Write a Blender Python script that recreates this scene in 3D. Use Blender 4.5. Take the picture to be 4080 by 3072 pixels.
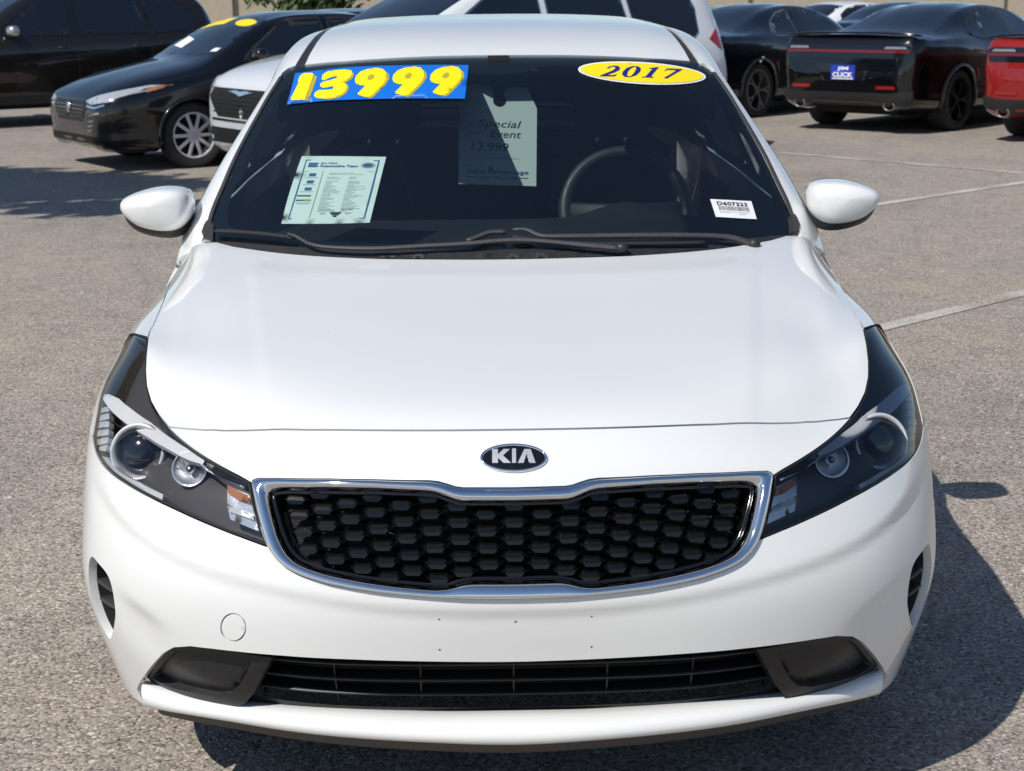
import bpy, bmesh, math, random
import numpy as np
from mathutils import Matrix, Vector
from mathutils.bvhtree import BVHTree
from mathutils.geometry import delaunay_2d_cdt
for o in list(bpy.data.objects): bpy.data.objects.remove(o)
scene = bpy.context.scene
COL = scene.collection
rnd = random.Random(7)
R = math.radians

# ---------------------------------------------------------------- camera, sky, sun, exposure
cam_data = bpy.data.cameras.new('camera'); cam = bpy.data.objects.new('camera', cam_data); COL.objects.link(cam)
cam_data.sensor_fit = 'HORIZONTAL'; cam_data.sensor_width = 36.0; cam_data.lens = 52.9
cam_data.clip_start = 0.05; cam_data.clip_end = 2000
cam.matrix_world = (Matrix.Translation((-0.0455, -2.435, 1.548)) @ Matrix.Rotation(R(-1.0), 4, 'Z')
                    @ Matrix.Rotation(R(90 - 14.36), 4, 'X') @ Matrix.Rotation(R(-0.5), 4, 'Z'))
cam_data.dof.use_dof = True; cam_data.dof.focus_distance = 2.85; cam_data.dof.aperture_fstop = 13.0
scene.camera = cam
SUN = Vector((-0.62, -0.60, 1.02)).normalized()          # direction towards the sun
sun_el = math.asin(SUN.z); sun_az = math.atan2(SUN.x, SUN.y)
world = bpy.data.worlds.new('World'); scene.world = world; world.use_nodes = True
wn = world.node_tree.nodes; wl = world.node_tree.links
sky = wn.new('ShaderNodeTexSky'); sky.sky_type = 'NISHITA'; sky.sun_disc = False
sky.sun_elevation = sun_el; sky.sun_rotation = sun_az
sky.altitude = 700; sky.air_density = 1.0; sky.dust_density = 0.3; sky.ozone_density = 1.9
bg = wn.get('Background') or wn.new('ShaderNodeBackground'); bg.inputs['Strength'].default_value = 0.10
wl.new(sky.outputs['Color'], bg.inputs['Color'])
sl = bpy.data.lights.new('sun', 'SUN'); sl.energy = 4.2; sl.angle = R(0.53); sl.color = (1.0, 0.955, 0.89)
so = bpy.data.objects.new('sun', sl); COL.objects.link(so)
so.rotation_euler = SUN.to_track_quat('Z', 'Y').to_euler(); so.location = (-12, -12, 20)
vs = scene.view_settings; vs.view_transform = 'Standard'; vs.look = 'None'; vs.exposure = 0.0; vs.gamma = 1.0; vs.use_curve_mapping = False
scene.cycles.use_denoising = True
scene.cycles.max_bounces = 10; scene.cycles.transparent_max_bounces = 24
scene.cycles.caustics_reflective = False; scene.cycles.caustics_refractive = False

# ---------------------------------------------------------------- smooth surfaces through section points
def spline_mat(t, x):
    """natural cubic spline: values at x = M @ values at knots t"""
    t=np.asarray(t,float); x=np.clip(np.asarray(x,float),t[0],t[-1]); n=len(t)
    h=np.diff(t); A=np.eye(n); R=np.zeros((n,n))
    for i in range(1,n-1):
        A[i,i-1]=h[i-1]; A[i,i]=2*(h[i-1]+h[i]); A[i,i+1]=h[i]
        R[i,i-1]=6/h[i-1]; R[i,i]=-6/h[i-1]-6/h[i]; R[i,i+1]=6/h[i]
    S=np.linalg.solve(A,R)
    k=np.clip(np.searchsorted(t,x,side='right')-1,0,n-2)
    a=(t[k+1]-x)/h[k]; b=1-a; hk=h[k]**2/6
    M=np.zeros((len(x),n)); r=np.arange(len(x))
    M[r,k]+=a; M[r,k+1]+=b
    M+= (hk*(a**3-a))[:,None]*S[k] + (hk*(b**3-b))[:,None]*S[k+1]
    return M
class Patch:
    """smooth body surface through a grid of section points; half sections are mirrored over X=0"""
    def __init__(s, rows, mirror=True, disp=None):
        R=np.array(rows,float)
        if mirror:
            L=R[:,:0:-1,:]*np.array([-1,1,1]); R=np.concatenate([L,R],1)
        s.P=R; s.disp=disp
        du=np.linalg.norm(np.diff(R,axis=1),axis=2).mean(0); dv=np.linalg.norm(np.diff(R,axis=0),axis=2).mean(1)
        s.u=np.concatenate([[0],np.cumsum(du)]); s.v=np.concatenate([[0],np.cumsum(dv)])
        if mirror: s.u-=s.u[-1]/2
    def base(s,u,v):
        Mu=spline_mat(s.u,u); Mv=spline_mat(s.v,v)
        return np.einsum('mi,mj,ijk->mk',Mv,Mu,s.P,optimize=True)
    def normal0(s,u,v,e=1e-3):
        a=s.base(u+e,v)-s.base(u-e,v); b=s.base(u,v+e)-s.base(u,v-e)
        n=np.cross(a,b); return n/np.maximum(np.linalg.norm(n,axis=1),1e-12)[:,None]
    def pos(s,u,v):
        u=np.asarray(u,float).ravel(); v=np.asarray(v,float).ravel()
        p=s.base(u,v)
        if s.disp is not None:
            p=p+s.normal0(u,v)*s.disp(u,v)[:,None]
        return p
    def normal(s,u,v,e=1.5e-3):
        u=np.asarray(u,float); v=np.asarray(v,float)
        a=s.pos(u+e,v)-s.pos(u-e,v); b=s.pos(u,v+e)-s.pos(u,v-e)
        n=np.cross(a,b); return n/np.maximum(np.linalg.norm(n,axis=1),1e-12)[:,None]
    def grid(s,n=140,m=140):
        U,V=np.meshgrid(np.linspace(s.u[0],s.u[-1],n),np.linspace(s.v[0],s.v[-1],m))
        return U.ravel(),V.ravel()
    def invert(s,tgt,f,n=140,m=140,mask=None):
        """uv whose image f(p) is nearest tgt (f maps 3D points to 2D)"""
        tgt=np.asarray(tgt,float)
        if not hasattr(s,'_g') or s._gn!=(n,m):
            s._g=s.grid(n,m); s._gp=s.pos(*s._g); s._gn=(n,m)
        U,V=s._g; Q=f(s._gp)
        d=((tgt[:,None,:]-Q[None])**2).sum(2)
        if mask is not None:
            if not hasattr(s,'_gnrm') or len(s._gnrm)!=len(U): s._gnrm=s.normal(U,V)
            d=d+np.where(mask(s._gp,s._gnrm),0,1e9)[None]
        k=d.argmin(1); u=U[k].copy(); v=V[k].copy(); e=1e-4
        for _ in range(12):
            q=f(s.pos(u,v)); r=q-tgt
            a=(f(s.pos(u+e,v))-q)/e; b=(f(s.pos(u,v+e))-q)/e
            det=a[:,0]*b[:,1]-a[:,1]*b[:,0]; det=np.where(abs(det)<1e-9,1e-9,det)
            du=-(r[:,0]*b[:,1]-r[:,1]*b[:,0])/det; dv=-(a[:,0]*r[:,1]-a[:,1]*r[:,0])/det
            du=np.clip(du,-.02,.02); dv=np.clip(dv,-.02,.02)
            u2=np.clip(u+du,s.u[0],s.u[-1]); v2=np.clip(v+dv,s.v[0],s.v[-1])
            r2=f(s.pos(u2,v2))-tgt
            ok=(r2**2).sum(1)<=(r**2).sum(1)
            u=np.where(ok,u2,u+du*.2*0); v=np.where(ok,v2,v)
        return u,v

# ---------------------------------------------------------------- objects and meshes
def tag(o, label=None, cat=None, group=None, kind=None):
    if label: o['label'] = label
    if cat: o['category'] = cat
    if group: o['group'] = group
    if kind: o['kind'] = kind
    return o
def empty(name, loc=(0, 0, 0), rz=0.0):
    o = bpy.data.objects.new(name, None); COL.objects.link(o); o.location = loc; o.rotation_euler = (0, 0, rz)
    o.empty_display_size = .2
    return o
def obj(name, me, parent=None):
    o = bpy.data.objects.new(name, me); COL.objects.link(o)
    if parent is not None: o.parent = parent
    return o
def mesh(name, V, F, mat, parent=None, smooth=True, sharp=None):
    me = bpy.data.meshes.new(name)
    me.from_pydata([tuple(map(float, v)) for v in V], [], [tuple(map(int, f)) for f in F])
    mats = mat if isinstance(mat, (list, tuple)) else [mat]
    for m in mats: me.materials.append(m)
    if smooth:
        me.polygons.foreach_set('use_smooth', [True] * len(me.polygons))
        if sharp:
            me.set_sharp_from_angle(angle=R(sharp))
    me.update()
    return obj(name, me, parent)
def join(*parts):
    V, F = [], []
    for v, f in parts:
        n = len(V); V += [tuple(p) for p in v]; F += [tuple(i + n for i in g) for g in f]
    return V, F
def box(cx, cy, cz, sx, sy, sz, rz=0.0):
    c, s = math.cos(rz), math.sin(rz); V = []
    for dx, dy, dz in ((-1,-1,-1),(1,-1,-1),(1,1,-1),(-1,1,-1),(-1,-1,1),(1,-1,1),(1,1,1),(-1,1,1)):
        x, y = dx*sx/2, dy*sy/2
        V.append((cx + x*c - y*s, cy + x*s + y*c, cz + dz*sz/2))
    return V, [(0,3,2,1),(4,5,6,7),(0,1,5,4),(1,2,6,5),(2,3,7,6),(3,0,4,7)]
def bevel(o, w=.006, seg=2):
    m = o.modifiers.new('bevel', 'BEVEL'); m.width = w; m.segments = seg; m.limit_method = 'ANGLE'; m.angle_limit = R(35)
    return o
def ring_loft(rings, closed=True, cap=True):
    n = len(rings[0]); V = [p for r in rings for p in r]; F = []
    for k in range(len(rings) - 1):
        for i in range(n if closed else n - 1):
            j = (i + 1) % n; F.append((k*n+i, k*n+j, (k+1)*n+j, (k+1)*n+i))
    if cap: F.append(tuple(range(n-1, -1, -1))); F.append(tuple(range((len(rings)-1)*n, len(rings)*n)))
    return V, F
def sweep(path, w, h, up=None, taper=None, seg=8):
    """rounded bar of width w and height h along a 3D path (w sideways, h along up)"""
    P = [Vector(p) for p in path]; rings = []
    for i, p in enumerate(P):
        t = (P[min(i+1, len(P)-1)] - P[max(i-1, 0)]).normalized()
        u = Vector(up[i] if up is not None else (0, 0, 1)); u = (u - t*u.dot(t)).normalized(); s = t.cross(u)
        k = taper[i] if taper else 1.0
        ring = []
        for q in range(seg):
            a = 2*math.pi*(q+.5)/seg; ca, sa = math.cos(a), math.sin(a)
            ca = math.copysign(abs(ca)**.6, ca); sa = math.copysign(abs(sa)**.6, sa)
            ring.append(tuple(p + s*(ca*w*k/2) + u*(sa*h*k/2)))
        rings.append(ring)
    return ring_loft(rings)
def lathe(prof, n=32, axis='x'):
    V, F = [], []
    for r, a in prof:
        for i in range(n):
            t = 2*math.pi*i/n
            if axis == 'x': V.append((a, r*math.cos(t), r*math.sin(t)))
            elif axis == 'y': V.append((r*math.cos(t), a, r*math.sin(t)))
            else: V.append((r*math.cos(t), r*math.sin(t), a))
    for k in range(len(prof)-1):
        for i in range(n):
            j = (i+1) % n; F.append((k*n+i, k*n+j, (k+1)*n+j, (k+1)*n+i))
    return V, F
def resample(p, n):
    p = np.asarray(p, float); s = np.concatenate([[0], np.cumsum(np.linalg.norm(np.diff(p, axis=0), axis=1))])
    t = np.linspace(0, s[-1], n); return np.stack([np.interp(t, s, p[:, k]) for k in range(p.shape[1])], 1)
def smooth_line(p, n):
    """catmull-rom through p, n points"""
    p = np.asarray(p, float); s = np.concatenate([[0], np.cumsum(np.linalg.norm(np.diff(p, axis=0), axis=1))])
    t = np.linspace(0, s[-1], n); q = spline_mat(s, t) @ p
    return q
def inside(poly, pts):
    x, y = pts[:, 0], pts[:, 1]; c = np.zeros(len(pts), bool)
    for i in range(len(poly)):
        x0, y0 = poly[i-1]; x1, y1 = poly[i]
        if y0 == y1: continue
        m = (y0 > y) != (y1 > y)
        c ^= m & (x < (x1-x0)*(y-y0)/(y1-y0)+x0)
    return c
def seg_dist(poly, pts):
    d = np.full(len(pts), 1e9)
    for i in range(len(poly)):
        a = poly[i-1]; b = poly[i]; ab = b-a; L = (ab**2).sum()
        t = np.clip(((pts-a) @ ab)/max(L, 1e-14), 0, 1)
        d = np.minimum(d, ((pts-(a+t[:, None]*ab))**2).sum(1))
    return np.sqrt(d)
def dens(poly, step):
    out = []
    for i in range(len(poly)):
        a = poly[i]; b = poly[(i+1) % len(poly)]; n = max(1, int(math.ceil(np.linalg.norm(b-a)/step)))
        for k in range(n): out.append(a+(b-a)*k/n)
    return np.array(out)
def area2(p):
    x, y = p[:, 0], p[:, 1]; return (x*np.roll(y, -1)-np.roll(x, -1)*y).sum()
def shrink_poly(p, d):
    a = np.roll(p, 1, 0); b = np.roll(p, -1, 0); t = b-a
    t = t/np.maximum(np.linalg.norm(t, axis=1), 1e-9)[:, None]
    n = np.stack([-t[:, 1], t[:, 0]], 1)*(1 if area2(p) > 0 else -1)
    return p+n*d
def clean(p, tol=1e-4):
    out = []
    for q in p:
        if not out or np.linalg.norm(q-out[-1]) > tol: out.append(np.asarray(q, float))
    while len(out) > 1 and np.linalg.norm(out[0]-out[-1]) < tol: out.pop()
    return np.array(out)
def tri2d(outline, holes, step):
    loops = [outline]+list(holes)
    lo = outline.min(0); hi = outline.max(0)
    xs = np.arange(lo[0]+step*.37, hi[0], step); ys = np.arange(lo[1]+step*.41, hi[1], step)
    if len(xs) and len(ys):
        X, Y = np.meshgrid(xs, ys); X = X+(np.arange(len(ys)) % 2)[:, None]*step*.5
        g = np.stack([X.ravel(), Y.ravel()], 1)
        m = inside(outline, g)
        for h in holes: m &= ~inside(h, g)
        g = g[m]
        for l in loops: g = g[seg_dist(l, g) > step*.45]
    else: g = np.zeros((0, 2))
    V = np.concatenate(loops+[g]); E = []; n = 0
    for l in loops:
        E += [(n+i, n+(i+1) % len(l)) for i in range(len(l))]; n += len(l)
    ov, oe, of, iv, ie, iff = delaunay_2d_cdt([Vector(v) for v in V], E, [], 0, 1e-7)
    P = np.array([tuple(v) for v in ov]); F = np.array([tuple(f) for f in of])
    if len(F) == 0: return P, np.zeros((0, 3), int)
    c = P[F].mean(1); m = inside(outline, c)
    for h in holes: m &= ~inside(h, c)
    F = F[m]
    A = P[F]; s = (A[:, 1, 0]-A[:, 0, 0])*(A[:, 2, 1]-A[:, 0, 1])-(A[:, 2, 0]-A[:, 0, 0])*(A[:, 1, 1]-A[:, 0, 1])
    F[s < 0] = F[s < 0][:, ::-1]
    return P, F
def panel_geo(patch, outline, holes=(), step=.014, off=0.0, lip=.012, shrink=.0, flip=False, bend=None):
    o = clean(outline)
    if area2(o) < 0: o = o[::-1]
    o = dens(o, step*.8)
    if shrink: o = shrink_poly(o, shrink)
    hs = []
    for h in holes:
        h = clean(h)
        if area2(h) > 0: h = h[::-1]
        h = dens(h, step*.8)
        if shrink: h = shrink_poly(h, -shrink)
        hs.append(h)
    P, F = tri2d(o, hs, step)
    def place(uv, dd):
        p = patch.pos(uv[:, 0], uv[:, 1]); n = patch.normal(uv[:, 0], uv[:, 1])
        d = np.full(len(uv), dd, float)
        if bend is not None: d = d+bend(uv)
        return p+n*d[:, None]
    V = place(P, off); Fl = [tuple(f) for f in F]; V = list(map(tuple, V))
    if lip:
        for l in [o]+hs:
            a = place(l, off); b = place(l, off-lip*.25); l2 = shrink_poly(l, 0); c = place(l2, off-lip)
            n = len(V); k = len(l)
            V += list(map(tuple, a))+list(map(tuple, c))
            for i in range(k):
                j = (i+1) % k; Fl.append((n+i, n+k+i, n+k+j, n+j))
    if flip: Fl = [f[::-1] for f in Fl]
    return V, Fl
def panel(name, patch, outline, mat, parent=None, **k):
    V, F = panel_geo(patch, outline, **k)
    return mesh(name, V, F, mat, parent)
def mir(p):
    p = np.array(p, float); p = p*np.array([-1, 1]); return p[::-1]
def solid_poly(patch, outline, off, th, step=.02):
    """flat-lying slab: a sheet following the patch, raised by off, with edge thickness th"""
    return panel_geo(patch, outline, step=step, off=off, lip=th)

# ---------------------------------------------------------------- materials
def node_mat(name):
    m = bpy.data.materials.new(name); m.use_nodes = True
    nt = m.node_tree; return m, nt, nt.nodes.get('Principled BSDF')
def mat(name, col, rough=.5, metal=0.0, coat=0.0, spec=.5, noise=None, bump=None, emis=None):
    m, nt, b = node_mat(name); N, L = nt.nodes, nt.links
    b.inputs['Base Color'].default_value = (*col, 1); b.inputs['Roughness'].default_value = rough
    b.inputs['Metallic'].default_value = metal; b.inputs['Coat Weight'].default_value = coat
    b.inputs['Coat Roughness'].default_value = .03; b.inputs['Specular IOR Level'].default_value = spec
    if noise or bump:
        tc = N.new('ShaderNodeTexCoord')
    if noise:                                    # (scale, amount)
        t = N.new('ShaderNodeTexNoise'); t.inputs['Scale'].default_value = noise[0]; t.inputs['Detail'].default_value = 6
        L.new(tc.outputs['Object'], t.inputs['Vector'])
        r = N.new('ShaderNodeMapRange'); r.inputs['To Min'].default_value = 1-noise[1]; r.inputs['To Max'].default_value = 1+noise[1]
        L.new(t.outputs['Fac'], r.inputs['Value'])
        x = N.new('ShaderNodeMix'); x.data_type = 'RGBA'; x.blend_type = 'MULTIPLY'; x.inputs['Factor'].default_value = 1
        x.inputs['A'].default_value = (*col, 1); L.new(r.outputs['Result'], x.inputs['B']); L.new(x.outputs['Result'], b.inputs['Base Color'])
        rr = N.new('ShaderNodeMapRange'); rr.inputs['To Min'].default_value = max(0, rough*(1-noise[1])); rr.inputs['To Max'].default_value = rough*(1+noise[1])
        L.new(t.outputs['Fac'], rr.inputs['Value']); L.new(rr.outputs['Result'], b.inputs['Roughness'])
    if bump:                                     # (scale, strength, distance)
        t = N.new('ShaderNodeTexNoise'); t.inputs['Scale'].default_value = bump[0]; t.inputs['Detail'].default_value = 4
        L.new(tc.outputs['Object'], t.inputs['Vector'])
        q = N.new('ShaderNodeBump'); q.inputs['Strength'].default_value = bump[1]; q.inputs['Distance'].default_value = bump[2]
        L.new(t.outputs['Fac'], q.inputs['Height']); L.new(q.outputs['Normal'], b.inputs['Normal'])
    return m
def specks(m, scale, size, share, col):
    """sparse stone chips and bug marks on a painted surface"""
    nt = m.node_tree; N, L = nt.nodes, nt.links; b = N.get('Principled BSDF'); base = tuple(b.inputs['Base Color'].default_value)
    tc = N.new('ShaderNodeTexCoord'); v = N.new('ShaderNodeTexVoronoi'); v.inputs['Scale'].default_value = scale; L.new(tc.outputs['Object'], v.inputs['Vector'])
    s = N.new('ShaderNodeSeparateColor'); L.new(v.outputs['Color'], s.inputs[0])
    r = N.new('ShaderNodeMath'); r.operation = 'MULTIPLY'; r.inputs[1].default_value = size*2; L.new(s.outputs[1], r.inputs[0])
    a = N.new('ShaderNodeMath'); a.operation = 'LESS_THAN'; L.new(v.outputs['Distance'], a.inputs[0]); L.new(r.outputs[0], a.inputs[1])
    c = N.new('ShaderNodeMath'); c.operation = 'LESS_THAN'; L.new(s.outputs[0], c.inputs[0]); c.inputs[1].default_value = share
    k = N.new('ShaderNodeMath'); k.operation = 'MULTIPLY'; L.new(a.outputs[0], k.inputs[0]); L.new(c.outputs[0], k.inputs[1])
    x = N.new('ShaderNodeMix'); x.data_type = 'RGBA'; x.inputs['A'].default_value = base; x.inputs['B'].default_value = (*col, 1); L.new(k.outputs[0], x.inputs['Factor']); L.new(x.outputs['Result'], b.inputs['Base Color'])
def glass(name, tint, ior=1.5, refl=1.0, dirt=0.0):
    """thin pane: tinted see-through with a fresnel reflection"""
    m = bpy.data.materials.new(name); m.use_nodes = True; nt = m.node_tree; N, L = nt.nodes, nt.links; N.clear()
    out = N.new('ShaderNodeOutputMaterial'); t = N.new('ShaderNodeBsdfTransparent'); t.inputs['Color'].default_value = (*tint, 1)
    g = N.new('ShaderNodeBsdfGlossy'); g.inputs['Roughness'].default_value = .01; g.inputs['Color'].default_value = (refl, refl, refl, 1)
    f = N.new('ShaderNodeFresnel'); f.inputs['IOR'].default_value = ior
    x = N.new('ShaderNodeMixShader'); L.new(f.outputs[0], x.inputs[0]); L.new(t.outputs[0], x.inputs[1]); L.new(g.outputs[0], x.inputs[2])
    last = x
    if dirt:
        d = N.new('ShaderNodeBsdfDiffuse'); d.inputs['Color'].default_value = (.55, .55, .55, 1)
        n = N.new('ShaderNodeTexNoise'); n.inputs['Scale'].default_value = 3.0; n.inputs['Detail'].default_value = 8
        tc = N.new('ShaderNodeTexCoord'); L.new(tc.outputs['Object'], n.inputs['Vector'])
        r = N.new('ShaderNodeMapRange'); r.inputs['From Min'].default_value = .35; r.inputs['From Max'].default_value = .75
        r.inputs['To Min'].default_value = dirt*.4; r.inputs['To Max'].default_value = dirt*1.6; L.new(n.outputs['Fac'], r.inputs['Value'])
        y = N.new('ShaderNodeMixShader'); L.new(r.outputs['Result'], y.inputs[0]); L.new(x.outputs[0], y.inputs[1]); L.new(d.outputs[0], y.inputs[2]); last = y
    L.new(last.outputs[0], out.inputs['Surface'])
    return m
M = dict(
    white=mat('white_paint', (.80, .805, .785), .30, 0, 1.0),
    chrome=mat('chrome', (.86, .87, .88), .045, 1.0),
    satin=mat('satin_chrome', (.62, .63, .65), .25, 1.0),
    black=mat('gloss_black', (.006, .006, .007), .12, 0, .6),
    studm=mat('grille_black', (.0045, .0045, .005), .14, 0, .15, .3),
    wiperm=mat('wiper_grey', (.055, .053, .056), .55, noise=(40, .2)),
    slat=mat('slat_black', (.010, .010, .011), .45),
    blank=mat('blank_black', (.013, .013, .014), .42, noise=(30, .3), bump=(600, .12, .0006)),
    trim=mat('black_trim', (.022, .022, .023), .48, noise=(40, .25), bump=(700, .12, .0006)),
    greytrim=mat('grey_trim', (.040, .040, .042), .55, noise=(30, .3), bump=(600, .15, .0006)),
    rubber=mat('rubber', (.016, .016, .017), .75, noise=(25, .3)),
    tyre=mat('tyre', (.022, .022, .023), .85, noise=(20, .35), bump=(250, .2, .002)),
    dark=mat('dark_void', (.006, .006, .006), .8),
    letter=mat('badge_silver', (.80, .80, .82), .32, .7),
    cellm=mat('lamp_cell_silver', (.70, .71, .73), .3, .35),
    frit=mat('black_frit', (.008, .009, .012), .25),
    cabin=mat('cabin_plastic', (.009, .010, .012), .6, noise=(12, .2), bump=(900, .15, .0004)),
    seat=mat('seat_fabric', (.006, .0065, .008), .9, noise=(30, .3), bump=(500, .3, .001)),
    liner=mat('headliner', (.16, .16, .155), .95),
    silver=mat('alloy_silver', (.50, .50, .51), .32, .85),
    bezel=mat('lamp_bezel', (.075, .066, .062), .34, .1, .3),
    reflector=mat('lamp_reflector', (.72, .72, .73), .28, .8, bump=(55, .30, .004)),
    frost=mat('frosted_lens', (.55, .56, .58), .35, .3),
    brow=mat('lamp_brow', (.72, .73, .75), .45, .0),
    amber=mat('amber_lens', (.40, .15, .05), .25, 0, .5),
    ws=glass('windscreen_glass', (.74, .87, .86), 1.75, 1.0, .002),
    sideclear=glass('clear_side_glass', (.60, .74, .72), 1.5),
    sideglass=glass('side_glass', (.30, .38, .36), 1.5),
    lens=glass('clear_lamp_lens', (.93, .94, .95), 1.5),
    prive=glass('privacy_glass', (.035, .04, .042), 1.5),
    signblue=mat('sticker_blue', (.005, .15, .62), .35),
    signyellow=mat('sticker_yellow', (.93, .72, .004), .35),
    signolive=mat('sticker_olive', (.42, .36, .03), .4),
    navy=mat('ink_navy', (.010, .018, .20), .4),
    paper=mat('paper_white', (.86, .88, .87), .7),
    labelw=mat('label_white', (.82, .83, .84), .5),
    ink=mat('ink_black', (.03, .03, .035), .6),
    inkgrey=mat('ink_grey', (.42, .46, .46), .7),
    inkblue=mat('ink_blue', (.03, .13, .33), .6),
    inkred=mat('ink_red', (.45, .06, .04), .6),
    inkolive=mat('ink_olive', (.38, .42, .16), .6),
)
specks(M['white'], 13, .020, .22, (.22, .21, .19))

# section points of the sedan (metres; X across, Y back from the nose, Z up)
FRONT=[
 [(0,.065,.20),(.22,.072,.20),(.42,.105,.20),(.57,.17,.20),(.665,.235,.20),(.745,.32,.20),(.797,.41,.20),(.828,.50,.20),(.84,.57,.20)],
 [(0,.025,.32),(.23,.032,.32),(.44,.068,.32),(.61,.145,.32),(.72,.235,.32),(.795,.33,.32),(.838,.42,.32),(.862,.51,.32),(.87,.58,.32)],
 [(0,.008,.43),(.23,.016,.43),(.45,.055,.43),(.64,.14,.43),(.758,.24,.43),(.827,.34,.43),(.863,.43,.43),(.88,.52,.43),(.885,.59,.43)],
 [(0,.0,.53),(.23,.012,.53),(.45,.055,.53),(.645,.145,.53),(.76,.25,.535),(.825,.355,.54),(.864,.46,.545),(.881,.55,.55),(.887,.62,.55)],
 [(0,.025,.625),(.23,.04,.625),(.45,.09,.625),(.635,.18,.63),(.75,.285,.64),(.82,.40,.65),(.86,.51,.66),(.878,.61,.66),(.886,.70,.66)],
 [(0,.062,.725),(.23,.078,.722),(.44,.135,.717),(.61,.23,.717),(.725,.335,.73),(.80,.45,.74),(.848,.57,.745),(.874,.68,.735),(.888,.78,.72)],
 [(0,.15,.800),(.22,.17,.797),(.42,.23,.783),(.57,.31,.765),(.68,.42,.775),(.765,.53,.795),(.828,.66,.80),(.866,.78,.775),(.888,.88,.74)],
 [(0,.30,.835),(.22,.315,.833),(.42,.36,.826),(.57,.43,.818),(.67,.52,.822),(.755,.62,.842),(.822,.75,.835),(.866,.87,.79),(.888,.97,.745)],
 [(0,.58,.870),(.22,.59,.869),(.42,.61,.867),(.575,.65,.862),(.67,.70,.858),(.760,.77,.866),(.832,.88,.852),(.876,.99,.80),(.892,1.08,.75)],
 [(0,.88,.905),(.22,.885,.905),(.43,.90,.904),(.58,.925,.902),(.67,.95,.899),(.752,.99,.892),(.825,1.06,.868),(.874,1.14,.815),(.892,1.2,.76)],
 [(0,1.16,.945),(.22,1.167,.945),(.43,1.19,.945),(.59,1.235,.944),(.69,1.285,.942),(.768,1.33,.932),(.823,1.37,.90),(.866,1.41,.85),(.885,1.44,.80)],
 [(0,1.30,.963),(.22,1.31,.963),(.44,1.335,.963),(.60,1.38,.962),(.72,1.44,.958),(.795,1.48,.945),(.835,1.51,.91),(.868,1.54,.86),(.885,1.57,.81)],
 [(0,1.55,.985),(.22,1.56,.985),(.44,1.585,.985),(.60,1.63,.982),(.72,1.69,.972),(.80,1.74,.955),(.845,1.78,.915),(.874,1.82,.865),(.887,1.85,.815)],
]
GREEN=[
 [(0,1.12,.905),(.22,1.13,.905),(.43,1.16,.905),(.60,1.23,.905),(.72,1.31,.905),(.79,1.385,.90),(.835,1.45,.89),(.86,1.50,.88),(.87,1.55,.86)],
 [(0,1.22,.957),(.22,1.23,.957),(.43,1.26,.957),(.60,1.33,.957),(.715,1.405,.957),(.79,1.47,.957),(.832,1.53,.945),(.858,1.58,.93),(.87,1.63,.90)],
 [(0,1.62,1.195),(.22,1.63,1.193),(.40,1.655,1.188),(.56,1.70,1.178),(.665,1.745,1.168),(.733,1.79,1.162),(.774,1.86,1.13),(.825,1.90,1.03),(.868,1.93,.925)],
 [(0,1.98,1.393),(.20,1.985,1.391),(.36,2.0,1.384),(.49,2.02,1.372),(.588,2.04,1.357),(.643,2.06,1.345),(.682,2.10,1.30),(.772,2.12,1.13),(.870,2.14,.94)],
 [(0,2.13,1.436),(.20,2.135,1.435),(.36,2.145,1.429),(.49,2.155,1.418),(.580,2.165,1.402),(.637,2.18,1.383),(.682,2.20,1.32),(.775,2.22,1.13),(.874,2.24,.945)],
 [(0,2.45,1.481),(.20,2.45,1.480),(.36,2.455,1.475),(.49,2.46,1.466),(.57,2.465,1.451),(.625,2.475,1.430),(.677,2.49,1.36),(.78,2.5,1.15),(.877,2.52,.95)],
 [(0,2.85,1.497),(.20,2.85,1.496),(.355,2.85,1.491),(.48,2.85,1.482),(.555,2.85,1.465),(.61,2.85,1.440),(.665,2.85,1.365),(.775,2.85,1.16),(.877,2.85,.96)],
 [(0,3.25,1.472),(.19,3.25,1.470),(.335,3.245,1.464),(.46,3.235,1.452),(.54,3.225,1.436),(.595,3.215,1.412),(.65,3.2,1.34),(.76,3.2,1.14),(.87,3.2,.97)],
 [(0,3.64,1.265),(.19,3.635,1.262),(.34,3.62,1.255),(.47,3.59,1.243),(.55,3.56,1.225),(.61,3.54,1.21),(.67,3.54,1.17),(.77,3.54,1.08),(.862,3.56,.98)],
 [(0,4.04,1.085),(.2,4.035,1.083),(.37,4.02,1.08),(.52,3.99,1.07),(.62,3.97,1.06),(.70,3.96,1.05),(.76,3.95,1.035),(.81,3.95,1.01),(.85,3.95,.98)],
]

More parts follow.
